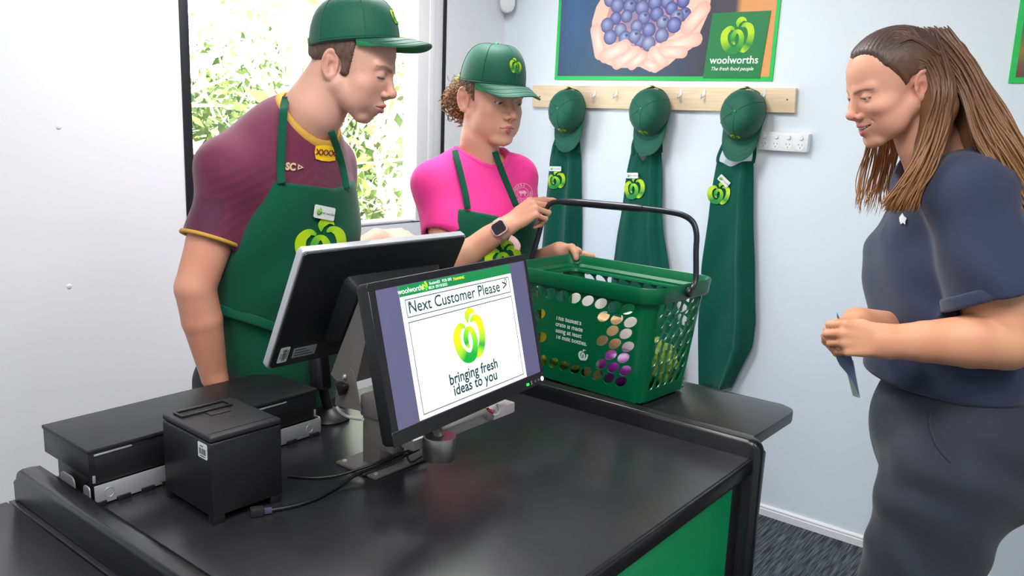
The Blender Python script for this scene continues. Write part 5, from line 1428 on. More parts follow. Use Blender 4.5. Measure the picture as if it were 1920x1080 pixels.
HO = dict(skin=(224, 172, 152), brow=(122, 84, 64), eye=0.11, eyez=0.75, chin=-1.3, pout=0.25, open=0.10, wide=0.96, lip=(190, 104, 104), browz=2.9, lash=0.8)
HM1 = head_frame((621, 123), 1.565, 1, math.radians(8), math.radians(17), size=0.90)
neck1 = [(HM1[:3, 3] + HM1[:3, 1] * -0.012 + HM1[:3, 2] * -0.03, 0.056), (at(590, 205, 1.645), 0.058), (at(560, 253, 1.68), 0.066)]
hipc = at(478, 690, 1.76)
org1 = np.array([hipc[0], hipc[1], 0.0])
man = empty('person', org1); tag(man, 'tall person in maroon jersey, green apron and green cap leaning by the window', 'person')
# torso frame
yaw = math.radians(38)
tf = HR * math.cos(yaw) + HT * math.sin(yaw); tl = -HR * math.sin(yaw) + HT * math.cos(yaw)     # chest direction, wearer's right
RT1 = basis(tl, tf)
lean = np.array([tl, tf, ZV])
shN, shF = at(436, 318, 1.59), at(612, 305, 1.80)
elb, wri = at(366, 540, 1.555), at(402, 706, 1.615)
chest, belly, hips = at(533, 378, 1.70), at(527, 500, 1.745), at(514, 640, 1.80)
def tor1(p):
    d = ell(p, chest, (0.140, 0.100, 0.19), RT1)
    d = smin(d, ell(p, belly, (0.128, 0.100, 0.20), RT1), 0.08)
    d = smin(d, ell(p, hips, (0.125, 0.104, 0.17), RT1), 0.08)
    nb = neck1[2][0]
    d = smin(d, cone(p, nb, shN, 0.050, 0.052), 0.05); d = smin(d, cone(p, nb, shF, 0.050, 0.048), 0.05)
    return d
elbF, wriF = at(650, 492, 1.86), at(706, 449, 1.90)
def sleeveN(p, g): return chain(p, [shN, shN + (elb - shN) * 0.72], (0.060 + g, 0.052 + g), 0)
hemN = shN + (elb - shN) * 0.60
def shirt1(p):
    d = tor1(p) - 0.012
    d = smin(d, smax(chain(p, [shN, shN + (elb - shN) * 0.8], (0.055, 0.050)), plane(p, hemN, elb - shN), 0.004), 0.035)
    d = smin(d, smax(chain(p, [shF, shF + (elbF - shF) * 0.8], (0.048, 0.046)), plane(p, shF + (elbF - shF) * 0.62, elbF - shF), 0.004), 0.035)
    d = d + wrinkle(p, [(0.3, 0.2, 1), (0.8, 0.4, 0.6), (0.2, 1, -0.6)], 38, 0.0035, 2)
    d = smax(d, -(chain(p, [neck1[0][0], neck1[1][0], neck1[2][0]], (0.060, 0.064, 0.070))), 0.006)
    d = smax(d, -(chain(p, [hemN - (elb - shN) * 0.06, elb], (0.043, 0.046))), 0.004)
    return smax(d, -plane(p, at(410, 524, 1.70), (0, 0, 1)), 0.01)
def jersey_col(V):
    C = np.tile(np.array(lin((106, 26, 62))), (len(V), 1))
    # tone-on-tone chest lines and darker side panel of the jersey
    q = V - chest; s = q @ RT1[0]; u = q[:, 2]; f = q @ RT1[1]
    ln = (0.5 + 0.5 * np.sin((u + 0.55 * np.abs(s)) * 300)) * np.clip((0.09 - u) / 0.03, 0, 1) * np.clip((f - 0.01) / 0.03, 0, 1)
    C = C * (1 - 0.30 * ln[:, None])
    side = (s > 0.10) & (f > -0.04) & (f < 0.055) & (u < 0.02); C[side] = lin((82, 20, 54))
    return C
sdf_part('jersey', shirt1, [chest, belly, hips, shN, shF, hemN, at(410, 524, 1.7)], 0.20, 0.005, mat('jersey_cloth', rough=0.75, attr='Col', sheen=0.25, bump=0.15, bscale=1500, dist=0.0003), man, org1, jersey_col)
# sleeve cuff and collar
ax = (elb - shN) / np.linalg.norm(elb - shN); e1 = np.cross(ax, ZV); e1 /= np.linalg.norm(e1); e2 = np.cross(ax, e1)
def cuff(c, r, w, th, m, name):
    V = []; Fc = []; n = 40; L = [(r + th, -w), (r + th + 0.0012, 0), (r + th, w), (r, w), (r, -w)]
    for i in range(n):
        a = 2 * PI * i / n
        for rr, zz in L: V.append(c + (e1 * math.cos(a) + e2 * math.sin(a)) * rr + ax * zz - org1)
    for i in range(n):
        for k in range(5): Fc.append((i * 5 + k, i * 5 + (k + 1) % 5, ((i + 1) % n) * 5 + (k + 1) % 5, ((i + 1) % n) * 5 + k))
    return mesh_obj(name, V, Fc, m, man, smooth=True)
cuff(hemN - ax * 0.001, 0.0485, 0.0035, 0.0085, gold_m, 'sleeve_trim')
ncx = [n[0] for n in neck1]
collar1 = lambda p: smax(shirt1(p) - 0.002, chain(p, ncx, (0.072, 0.075, 0.078)), 0.003)
sdf_part('collar', collar1, [neck1[1][0], neck1[2][0]], 0.12, 0.0035, gold_m, man, org1)
# apron: laid over the jersey
az0, azt = 0.45, at(560, 346, 1.60)[2]
def abase(p):
    d = ell(p, chest, (0.140, 0.100, 0.19), RT1); d = smin(d, ell(p, belly, (0.129, 0.101, 0.22), RT1), 0.10)
    d = smin(d, ell(p, hips, (0.126, 0.106, 0.20), RT1), 0.10)
    d = smin(d, cone(p, hips, (hips[0], hips[1], 0.45), 0.104, 0.118), 0.06)
    return d - 0.0185 + wrinkle(p, [(0.2, 0.1, 0.3), (0.9, 0.4, 0.25)], 26, 0.006, 6)
zw = at(460, 596, 1.66)[2]
bpx = [(520, 341), (503, 378), (474, 425), (442, 474), (424, 505), (414, 530)]
bpt = on_body(bpx, abase, 1.4, 2.0, 0.0)
amask = [(-0.30, azt - 0.08), (-0.118, azt + 0.002), (-0.04, azt - 0.010)] + [(float((q - chest) @ RT1[0]), float(q[2])) for q in bpt] + [(0.30, float(bpt[-1][2]) - 0.02), (0.30, az0), (-0.30, az0)]
def apron1(p):
    s = (p - v3(chest)) @ v3(RT1[0]); f = (p - v3(belly)) @ v3(RT1[1])
    mk = poly_sd(s, p[:, 2], amask); ab = abase(p)
    d = smax(smax(ab, mk, 0.004), -(ab + 0.03), 0.003)
    back = -(f + np.where(p[:, 2] > zw + 0.1, 0.03, 0.085)); return smax(d, back.astype(f32), 0.004)
sdf_part('apron', apron1, [chest, belly, hips, np.array([hips[0], hips[1], 0.46])], 0.20, 0.0045, apron_m, man, org1)
ap = man.children[-1]; ap.name = 'apron_bib'
body1 = lambda p: np.minimum(np.minimum(shirt1(p), apron1(p)), chain(p, [n[0] for n in neck1], [n[1] for n in neck1]))
strap('neck_strap', [(528, 344), (526, 318), (527, 285), (529, 250), (531, 215), (533, 197), (537, 182)], body1, 1.35, 1.9, 0.0085, apron_m, man, org1, 0.006)
strap('neck_strap', [(650, 354), (645, 325), (638, 296), (629, 268), (621, 246)], body1, 1.35, 2.0, 0.0075, apron_m, man, org1, 0.006)
# apron print and badge
sdA = lambda p: np.minimum(apron1(p), abase(p))
strap('waist_band', [(412, 580), (436, 588), (470, 598), (505, 610), (540, 622), (580, 634), (620, 640)], sdA, 1.35, 2.0, 0.010, apron_m, man, org1, 0.002, 0.2)
g = apple_geo(); decal('apple_badge', (g[0], g[1]), (601, 459), 84, 0.06, sdA, 1.35, 1.9, emb, ap, org1, 0.003, g[2], sx=1.0)
bp_ = on_body([(608, 399), (618, 401), (608, 391)], sdA, 1.35, 1.9, 0.006)
Mb = frame_mtx(bp_[0] - org1, bp_[1] - bp_[0], bp_[2] - bp_[0]); bw, bh = 0.053, 0.026
bd = prism('name_badge', rrect(bw, bh, 0.003), 0.002, label_m, ap, Mb)
apple('badge_mark', Mb @ Matrix.Translation((-bw * 0.28, 0.0005, 0.0023)), bh * 0.50, bd)
letters('badge_text', 'mini woolies', Mb @ Matrix.Translation((bw * 0.16, -0.001, 0.0023)), 0.0076, MATS['badge_ink'], bd, bold=0.01)
# jersey print
mar = mat('jersey_ink', (120, 26, 66), rough=0.6); yel = mat('badge_yellow', (252, 204, 20), rough=0.5)
V, Fc = [], []
pts = [(-0.9, 0.55), (-0.3, 0.66), (0.3, 0.64), (0.86, 0.50), (0.82, 0.0), (0.86, -0.58), (0.3, -0.70), (-0.3, -0.68), (-0.84, -0.55), (-0.96, 0.0)]
V = [(0, 0, 0)] + [(a, b_, 0) for a, b_ in pts]; Fc = [(0, 1 + (i + 1) % 10, 1 + i) for i in range(10)]
Vq = []; Fq_ = []
for i in range(10):      # subdivide the patch so that it follows the cloth
    a, b_ = np.array(V[1 + i]), np.array(V[1 + (i + 1) % 10])
    for k in range(4):
        o = len(Vq); t0, t1 = k / 4, (k + 1) / 4; Vq += [tuple(a * t0), tuple(a * t1), tuple(b_ * t1), tuple(b_ * t0)]; Fq_.append((o + 3, o + 2, o + 1, o))
decal('sponsor_patch', (Vq, Fq_), (611, 287), 22, 0.06, shirt1, 1.4, 2.0, yel, man, org1, 0.0035)
t = text_geo('XXXX', 1.0, 0.03); decal('sponsor_text', t, (611.5, 287), 15.5, 0.10, shirt1, 1.4, 2.0, mar, man, org1, 0.0055, sx=0.86)
decal('maker_text', text_geo('SC', 1.0, 0.05), (545, 313), 19, 0.10, shirt1, 1.4, 2.0, mat('maker_beige', (214, 184, 150), rough=0.6), man, org1, 0.004, sx=0.85)
tri = [(-0.5, 0.6, 0), (-0.5, -0.6, 0), (0.75, 0, 0), (-0.26, 0.25, 0), (-0.26, -0.25, 0), (0.28, 0, 0)]
decal('maker_mark', (tri, [(0, 1, 4, 3), (1, 2, 5, 4), (2, 0, 3, 5)]), (563, 313.5), 9, 0.08, shirt1, 1.4, 2.0, MATS['maker_beige'], man, org1, 0.004)
# body: head, arms, hands and the torso under the clothes
SK1 = (214, 152, 126)
toH, frH = hand_place(wri, (at(420, 800, 1.65) - wri), HT * 0.75 - HR * 0.65, True)
relaxed = [(25, 30, 20), (28, 34, 22), (30, 36, 24), (32, 38, 26)]
fA = lambda p: smin(chain(p, [shN + ax * 0.06, shN + (elb - shN) * 0.62, elb, elb + (wri - elb) * 0.35, wri], (0.044, 0.0425, 0.0375, 0.0375, 0.0255), 0.004), hand_sdf(toH(p), relaxed) * 0.01, 0.015)
a1 = arm_mesh(fA, [shN + ax * 0.1, elb, wri, frH((0, 19, -6)), frH((5, 8, 0))], 0.06, 0.0035, SK1)
toF, frF = hand_place(wriF, (at(742, 446, 1.93) - wriF), ZV * 0.8 + HT * 0.6, False)
fB = lambda p: smin(chain(p, [shF + (elbF - shF) * 0.5, elbF, wriF], (0.042, 0.036, 0.025), 0.004), hand_sdf(toF(p), [(45, 50, 30), (50, 55, 30), (52, 56, 32), (54, 58, 34)]) * 0.01, 0.015)
a2 = arm_mesh(fB, [shF + (elbF - shF) * 0.5, elbF, wriF, frF((0, 14, -6))], 0.07, 0.0045, (228, 178, 158))
h1 = build_head(HM1, HO, neck1)
Vt, Ft = sdf_mesh(lambda p: tor1(p) + 0.004, np.min([chest, hips, shN, shF], 0) - 0.22, np.max([chest, hips, shN, shF], 0) + 0.22, 0.012)
join_body('body', [h1, a1, a2, (Vt, Ft, np.tile(np.array(lin(SK1)), (len(Vt), 1)))], man, org1)
eyes(HM1, HO, man, org1, down=0.6)
# short brown hair below the cap
def hair1(p):
    d = ell(p, (0, 1.0, 5.0), (7.6, 9.8, 8.1)); q = p.copy(); q[:, 0] = np.abs(q[:, 0])
    d = smin(d, ell(q, (6.0, 2.5, 0.4), (0.95, 1.3, 2.4)), 0.8)                                  # sideburn
    d = smin(d, ell(p, (0, -4.9, 1.4), (5.6, 3.0, 2.8)), 1.2)                                    # nape
    front = p[:, 1] - (3.7 + 0.10 * np.sin(p[:, 2] * 9)); low = -(p[:, 2] + 1.5 + 0.15 * np.sin(p[:, 0] * 6) + 0.12 * (p[:, 1] - 2)); 
    d = smax(d, front, 0.5); d = smax(d, low, 1.6); d = smax(d, p[:, 2] - 7.0, 0.4)
    e = q - v3((7.6, -0.5, 0.2)); d = smax(d, -(np.sqrt((e[:, 1] / 1.05) ** 2 + (e[:, 2] / 1.0) ** 2 + (e[:, 0] * 0.35) ** 2) - 2.3), 0.4)
    return d + 0.10 * np.sin(p[:, 0] * 9 + p[:, 1] * 4) * np.sin(p[:, 1] * 11 + p[:, 2] * 2)
Vh, Fh = sdf_mesh(hair1, (-9, -10, -4), (9, 6, 8), 0.2)
hair_m = mat('brown_hair', (98, 76, 62), rough=0.55, var=0.35, scale=220, stretch=(1, 1, 0.25), bump=0.6, bscale=420, dist=0.002)
mesh_obj('hair', to_world(HM1, Vh) - org1, Fh, hair_m, man, smooth=True)
worn_cap(HM1, man, org1, (0, 0.7, 5.6), math.radians(23), 1.04, tilt=0.34, length=0.068)
# legs
fN, fF = org1 + tl * 0.10, org1 - tl * 0.10
legs(man, org1, hips + tl * 0.085 - ZV * 0.08, hips - tl * 0.085 - ZV * 0.08, [fN, fF], trou_m)
for f_ in (fN, fF): shoe(man, org1, f_, tf, shoe_m)
# ================================================================== PERSON 2: assistant in a pink T-shirt holding the basket
WO = dict(skin=(226, 172, 148), brow=(116, 84, 64), eye=0.26, eyez=1.05, lip=(184, 92, 90), wide=0.98, ridge=0.6, browth=0.7, round=1.0, browz=2.8, lash=0.9, red=(220, 140, 122))
HM2 = head_frame((869, 188), 2.135, 1, math.radians(52), math.radians(9))
neck2 = [(HM2[:3, 3] + HM2[:3, 1] * -0.012 + HM2[:3, 2] * -0.03, 0.049), (at(900, 262, 2.185), 0.050), (at(897, 312, 2.21), 0.060)]
hip2 = at(890, 700, 2.25); org2 = np.array([hip2[0], hip2[1], 0.0])
wom = empty('person', org2); tag(wom, 'person in a bright pink T-shirt, green apron and cap holding the basket handle', 'person')
yaw2 = math.radians(52); wf = HR * math.cos(yaw2) + HT * math.sin(yaw2); wl2 = -HR * math.sin(yaw2) + HT * math.cos(yaw2); RT2 = basis(wl2, wf)
wsN, wsF = at(813, 345, 2.155), at(968, 338, 2.25)
welb, wwri = at(846, 492, 2.10), at(950, 424, 2.06)
wch, wbe, whi = at(897, 408, 2.215), at(893, 520, 2.225), at(889, 630, 2.24)
def tor2(p):
    d = ell(p, wch, (0.142, 0.100, 0.155), RT2); d = smin(d, ell(p, wch + wf * 0.045 - ZV * 0.02, (0.125, 0.080, 0.075), RT2), 0.05)
    d = smin(d, ell(p, wbe, (0.128, 0.100, 0.18), RT2), 0.07); d = smin(d, ell(p, whi, (0.150, 0.115, 0.16), RT2), 0.08)
    nb = neck2[2][0]; d = smin(d, cone(p, nb + (wsN - nb) * 0.3 + ZV * 0.012, wsN, 0.045, 0.046), 0.05); d = smin(d, cone(p, nb + (wsF - nb) * 0.3 + ZV * 0.012, wsF, 0.045, 0.042), 0.05)
    return d
wax = (welb - wsN) / np.linalg.norm(welb - wsN); whem = wsN + (welb - wsN) * 0.62
wfe, wfw = at(990, 500, 2.30), at(1048, 470, 2.215)
def shirt2(p):
    d = tor2(p) - 0.011
    d = smin(d, smax(chain(p, [wsN, wsN + (welb - wsN) * 0.85], (0.050, 0.058)), plane(p, whem, wax * 0.9 + HR * -0.18), 0.004), 0.035)
    d = smin(d, smax(chain(p, [wsF, wsF + (wfe - wsF) * 0.8], (0.050, 0.052)), plane(p, wsF + (wfe - wsF) * 0.6, wfe - wsF), 0.004), 0.035)
    d = d + wrinkle(p, [(0.5, 0.4, 1), (0.9, 0.2, 0.6), (0.1, 0.9, -0.7)], 36, 0.0042, 12)
    d = smax(d, -chain(p, [neck2[1][0] - ZV * 0.01 + wf * 0.012, neck2[2][0] + wf * 0.012], (0.066, 0.066)), 0.006)
    d = smax(d, -chain(p, [whem - wax * 0.03, welb], (0.046, 0.050)), 0.004)
    return smax(d, -plane(p, (0, 0, 0.86), (0, 0, 1)), 0.01)
pink_m = mat('pink_cotton', (244, 52, 150), rough=0.85, sheen=0.15, var=0.05, scale=25, bump=0.2, bscale=1500, dist=0.0003)
sdf_part('tshirt', shirt2, [wch, wbe, whi, wsN, wsF, whem], 0.19, 0.0055, pink_m, wom, org2)
collar2 = lambda p: smax(shirt2(p) - 0.0018, chain(p, [neck2[1][0] - ZV * 0.01 + wf * 0.012, neck2[2][0] + wf * 0.012], (0.078, 0.078)), 0.003)
sdf_part('neck_rib', collar2, [neck2[1][0], neck2[2][0]], 0.12, 0.004, pink_m, wom, org2)
def abase2(p):
    d = ell(p, wch, (0.142, 0.100, 0.155), RT2); d = smin(d, ell(p, wch + wf * 0.045 - ZV * 0.02, (0.125, 0.080, 0.075), RT2), 0.05)
    d = smin(d, ell(p, wbe, (0.130, 0.104, 0.19), RT2), 0.08); d = smin(d, ell(p, whi, (0.155, 0.122, 0.18), RT2), 0.10)
    d = smin(d, cone(p, whi, (whi[0], whi[1], 0.45), 0.13, 0.155), 0.10)
    return d - 0.018 + wrinkle(p, [(0.2, 0.1, 0.3), (0.9, 0.4, 0.25)], 34, 0.0035, 16)
bp2 = on_body([(861, 391), (857, 410), (850, 440), (846, 470)], abase2, 1.8, 2.5, 0.0)
zt2 = float(bp2[0][2])
amask2 = [(-0.30, zt2 - 0.12), (-0.125, zt2 - 0.03), (-0.085, zt2 - 0.012), (-0.03, zt2 - 0.030)] + [(float((q - wch) @ RT2[0]), float(q[2])) for q in bp2] + [(0.30, float(bp2[-1][2]) - 0.03), (0.30, 0.45), (-0.30, 0.45)]
def apron2(p):
    s = (p - v3(wch)) @ v3(RT2[0]); f = (p - v3(wbe)) @ v3(RT2[1]); ab = abase2(p)
    d = smax(smax(ab, poly_sd(s, p[:, 2], amask2), 0.004), -(ab + 0.03), 0.003); return smax(d, -(f + 0.06), 0.004)
ap2 = sdf_part('apron_bib', apron2, [wch, wbe, whi, np.array([whi[0], whi[1], 0.46])], 0.20, 0.0055, apron_m, wom, org2)
body2 = lambda p: np.minimum(np.minimum(shirt2(p), apron2(p)), chain(p, [n[0] for n in neck2], [n[1] for n in neck2]))
strap('neck_strap', [(877, 392), (873, 365), (866, 335), (860, 310), (855, 292), (853, 282)], body2, 1.8, 2.6, 0.0085, apron_m, wom, org2, 0.008)
strap('neck_strap', [(968, 386), (958, 362), (948, 338), (939, 315), (932, 296), (928, 284)], body2, 1.8, 2.6, 0.0085, apron_m, wom, org2, 0.008)
sdA2 = lambda p: np.minimum(apron2(p), abase2(p))
g = apple_geo(); decal('apple_badge', (g[0], g[1]), (943, 486), 60, 0.0, sdA2, 1.8, 2.6, emb, ap2, org2, 0.003, g[2])
# round club crest on the T-shirt
crest = mat('crest_pale', (246, 176, 206), rough=0.6); cpk = mat('crest_pink', (236, 60, 146), rough=0.6)
def ring2(r0, r1, n=36): return [(r * math.cos(2 * PI * i / n), r * math.sin(2 * PI * i / n), 0) for i in range(n) for r in (r0, r1)], [(2 * i, 2 * i + 1, (2 * i + 3) % (2 * n), (2 * i + 2) % (2 * n)) for i in range(n)]
for r0, r1, nm in ((0.95, 1.0, 'crest_ring'), (0.52, 0.57, 'crest_ring')): decal(nm, ring2(r0, r1), (980, 362), 19, 0.0, shirt2, 1.8, 2.6, crest, wom, org2, 0.003)
for k, ch in enumerate('RINGERS   WESTERN '):
    if ch == ' ': continue
    a = math.radians(200 - k * 20); V_, F_ = text_geo(ch, 0.36, 0.02); ca, sa = math.cos(a - PI / 2), math.sin(a - PI / 2)
    decal('crest_letter', ([(0.76 * math.cos(a) + v[0] * ca - v[1] * sa, 0.76 * math.sin(a) + v[0] * sa + v[1] * ca, 0) for v in V_], F_), (980, 362), 19, 0.0, shirt2, 1.8, 2.6, crest, wom, org2, 0.003)
bull = [(-0.42, 0.10), (-0.30, 0.24), (-0.05, 0.20), (0.15, 0.28), (0.30, 0.22), (0.42, 0.05), (0.36, -0.05), (0.30, -0.02), (0.26, -0.30), (0.18, -0.30), (0.16, -0.06), (-0.12, -0.06), (-0.14, -0.30), (-0.22, -0.30), (-0.26, -0.02), (-0.36, -0.02)]
bm = bmesh.new(); f_ = bm.faces.new([bm.verts.new((a, b_, 0)) for a, b_ in bull]); bmesh.ops.triangulate(bm, faces=[f_]); bm.verts.index_update()
gb_ = ([tuple(v.co) for v in bm.verts], [tuple(v.index for v in f.verts) for f in bm.faces]); bm.free()
decal('crest_bull', gb_, (980, 362), 19, 0.0, shirt2, 1.8, 2.6, crest, wom, org2, 0.003)
# arms and hands
SK2 = (222, 164, 136)
toH2, frH2 = hand_place(wwri, at(1016, 378, 2.045) - wwri, HT * 0.62 + ZV * 0.78, True)
curl2 = [(46, 8, 6), (58, 72, 40), (64, 78, 44), (68, 80, 46)]
th2 = [(1.9, 2.2, -0.8), (3.2, 4.4, -2.4), (3.4, 6.8, -3.6), (2.9, 8.8, -4.3)]
fW = lambda p: smin(chain(p, [wsN + wax * 0.05, welb, welb + (wwri - welb) * 0.35, wwri], (0.043, 0.038, 0.0385, 0.0245), 0.004), hand_sdf(toH2(p), curl2, 0.6, th2, 0.95) * 0.01, 0.014)
b1 = arm_mesh(fW, [wsN, welb, wwri, frH2((0, 17, 0)), frH2((4, 8, -5)), frH2((-4, 8, 2))], 0.05, 0.003, SK2)
tip = at(1079, 481, 2.17)
def fL(p):
    d = chain(p, [wsF + (wfe - wsF) * 0.4, wfe, wfw], (0.040, 0.034, 0.024), 0.004)
    pm = at(1064, 470, 2.215); d = smin(d, ell(p, pm, (0.040, 0.026, 0.016), np.stack([HR, HT, ZV])), 0.015)
    d = smin(d, chain(p, [at(1056, 466, 2.205), at(1072, 464, 2.185), at(1079, 474, 2.175), at(1080.5, 484, 2.17)], (0.0125, 0.0108, 0.0098, 0.0078), 0.002), 0.008)
    for k in range(4):
        a = at(1068 + k * 9, 472 + k * 2, 2.235 + k * 0.004); d = smin(d, chain(p, [a, a + HR * 0.022 - ZV * 0.004, a + HR * 0.03 - ZV * 0.03, a + HR * 0.026 - ZV * 0.05], (0.0095, 0.0088, 0.008, 0.007), 0.001), 0.005)
    return d
b2 = arm_mesh(fL, [wsF + (wfe - wsF) * 0.4, wfe, wfw, tip, at(1105, 500, 2.28)], 0.05, 0.003, SK2)
h2 = build_head(HM2, WO, neck2, 0.22)
Vt, Ft = sdf_mesh(lambda p: tor2(p) + 0.004, np.min([wch, whi, wsN, wsF], 0) - 0.2, np.max([wch, whi, wsN, wsF], 0) + 0.2, 0.012)
join_body('body', [h2, b1, b2, (Vt, Ft, np.tile(np.array(lin(SK2)), (len(Vt), 1)))], wom, org2)
eyes(HM2, WO, wom, org2, down=0.5, turn=-0.15)
# curly hair gathered behind the ear, a scrunchie above it
hc = mat('curly_hair', rough=0.5, attr='Col', bump=0.3, bscale=600)
def hair2(p):
    q = p.copy(); q[:, 0] = np.abs(q[:, 0])
    d = ell(p, (0, 1.0, 5.0), (7.6, 9.8, 8.1)); d = smax(smax(d, p[:, 1] - 3.6, 0.5), -(p[:, 2] - 0.4 + 0.45 * (p[:, 1] - 1)), 0.8); d = smax(d, p[:, 2] - 7, 0.4)
    e = q - v3((7.6, -0.5, 0.2)); d = smax(d, -(np.sqrt((e[:, 1]) ** 2 + (e[:, 2] * 0.95) ** 2 + (e[:, 0] * 0.35) ** 2) - 2.4), 0.4)
    d = smin(d, ell(p, (2.0, -8.6, -1.2), (4.8, 3.6, 4.8)), 1.0)
    return d + 0.35 * np.sin(p[:, 0] * 2.6 + p[:, 2] * 1.5) * np.sin(p[:, 1] * 2.8) * np.sin(p[:, 2] * 2.4 + p[:, 0])
Vh, Fh = sdf_mesh(hair2, (-9.5, -14, -8), (9.5, 6, 8), 0.25)
rg2 = np.random.default_rng(5); parts_ = []; 
for k in range(230):
    c = np.array([2.0, -8.6, -1.2]) + rg2.normal(size=3) * np.array([2.6, 1.8, 2.7]); 
    dn = (c - np.array([2.0, -8.6, -1.2])) / np.array([4.8, 3.6, 4.8]); nn_ = np.linalg.norm(dn) + 1e-6; c = np.array([2.0, -8.6, -1.2]) + dn / nn_ * np.array([4.8, 3.6, 4.8]) * rg2.uniform(0.85, 1.12)
    axd = rg2.normal(size=3); axd /= np.linalg.norm(axd); u_ = np.cross(axd, rg2.normal(size=3)); u_ /= np.linalg.norm(u_); w_ = np.cross(axd, u_); R0 = rg2.uniform(0.45, 0.95); tn = rg2.uniform(0.9, 2.0)
    tt = np.linspace(0, tn * 2 * PI, 14); path = [c + R0 * (u_ * math.cos(t) + w_ * math.sin(t)) + axd * t * 0.22 for t in tt]
    parts_.append(tube_geo(path, [0.13] * 13 + [0.04], 5))
for k in range(60):      # loose wisps along the hairline and temple
    a = np.array([rg2.uniform(4.5, 7.2), rg2.uniform(-6, 3.0), rg2.uniform(3.0, 5.5)]); b_ = a + np.array([rg2.uniform(0.0, 1.6), rg2.uniform(-3.5, -0.5), rg2.uniform(-2.0, 0.8)])
    parts_.append(tube_geo(spline([a, (a + b_) / 2 + rg2.normal(size=3) * 0.5, b_, b_ + rg2.normal(size=3) * 0.6], 4), 0.07, 4))
Vc, Fc = merge_geo(parts_); hcol = np.array([lin((142, 104, 68)), lin((176, 134, 88)), lin((110, 78, 52)), lin((196, 156, 104))])
o1 = mesh_obj('hair', to_world(HM2, Vh) - org2, Fh, hc, wom, smooth=True, colors=np.tile(hcol[2], (len(Vh), 1)) * 0.9)
cc_ = np.repeat(hcol[rg2.integers(0, 4, len(Vc) // 10 + 1)], 10, 0)[:len(Vc)]
mesh_obj('curls', to_world(HM2, Vc) - org2, Fc, hc, o1, smooth=True, colors=cc_)
sdf_sc = lambda p: np.sqrt((np.sqrt(p[:, 0] ** 2 + p[:, 1] ** 2) - 1.4) ** 2 + p[:, 2] ** 2) - 0.7 + 0.12 * np.sin(np.arctan2(p[:, 1], p[:, 0]) * 9)
Vs, Fs = sdf_mesh(sdf_sc, (-2.6, -2.6, -1.2), (2.6, 2.6, 1.2), 0.16)
Vs = np.stack([Vs[:, 0], Vs[:, 2], Vs[:, 1]], 1)[:, [0, 1, 2]]
mesh_obj('scrunchie', to_world(HM2, Vs + np.array([2.4, -9.6, 3.6])) - org2, Fs[:, ::-1], lime_m, wom, smooth=True)
lathe('earring', [(0.0016, -0.0016), (0.0022, 0), (0.0016, 0.0016)], mat('gold', (214, 170, 90), rough=0.25, metal=1.0), wom, Matrix.Translation(Vector([float(v) for v in to_world(HM2, np.array([[8.2, 0.2, -2.7]]))[0] - org2])), n=10)
worn_cap(HM2, wom, org2, (0, 1.3, 5.0), math.radians(3), 1.0, drop=0.030, tilt=0.38, length=0.072, size=(0.081, 0.101, 0.094, 0.100))
# watch
wd = (wwri - welb) / np.linalg.norm(wwri - welb); wc = welb + (wwri - welb) * 0.93; pinkb = mat('watch_pink', (232, 186, 180), rough=0.45)
wz = HT * 0.92 + ZV * 0.35; wz = wz - wd * (wz @ wd); wz /= np.linalg.norm(wz); wx = np.cross(wd, wz)
wt = empty('wrist_watch'); wt.parent = wom; wt.matrix_basis = Matrix.Translation([-float(v) for v in org2]) @ frame_mtx(wc + wz * 0.0275, wx, wd, wz)
prism('case', rrect(0.036, 0.040, 0.010, 6), 0.010, pinkb, wt, Matrix.Translation((0, 0, -0.003)), bevel=0.003)
prism('glass', rrect(0.029, 0.033, 0.007, 6), 0.0012, mat('watch_glass', (22, 22, 34), rough=0.08), wt, Matrix.Translation((0, 0, 0.0068)))
V, Fc = [], []
nB = 40
for i in range(nB):
    a = 2 * PI * i / nB; r_ = 0.0262
    for dr, dy in ((0, -0.010), (0.0022, -0.010), (0.0022, 0.010), (0, 0.010)): V.append(((r_ + dr) * math.sin(a) * 1.02, dy, -0.0275 + (r_ + dr) * math.cos(a)))
for i in range(nB):
    for k in range(4): Fc.append((i * 4 + k, i * 4 + (k + 1) % 4, ((i + 1) % nB) * 4 + (k + 1) % 4, ((i + 1) % nB) * 4 + k))
mesh_obj('band', V, Fc, pinkb, wt, smooth=True, auto=40)
tpts = [at(956, 446, 2.045), at(964, 451, 2.042), at(970, 460, 2.042), at(969, 468, 2.044)]
V, Fc = tube_geo(spline(tpts, 6) , 0.0085, 10, True, 0.25, up=tuple(-CF)); inv = (frame_mtx(wc + wz * 0.0275, wx, wd, wz)).inverted()
mesh_obj('band_end', xf(V, inv), Fc, pinkb, wt, smooth=True)
legs(wom, org2, whi + wl2 * 0.08 - ZV * 0.06, whi - wl2 * 0.08 - ZV * 0.06, [org2 + wl2 * 0.09, org2 - wl2 * 0.09], trou_m)
for s_ in (-1, 1): shoe(wom, org2, org2 + wl2 * 0.09 * s_, wf, shoe_m)
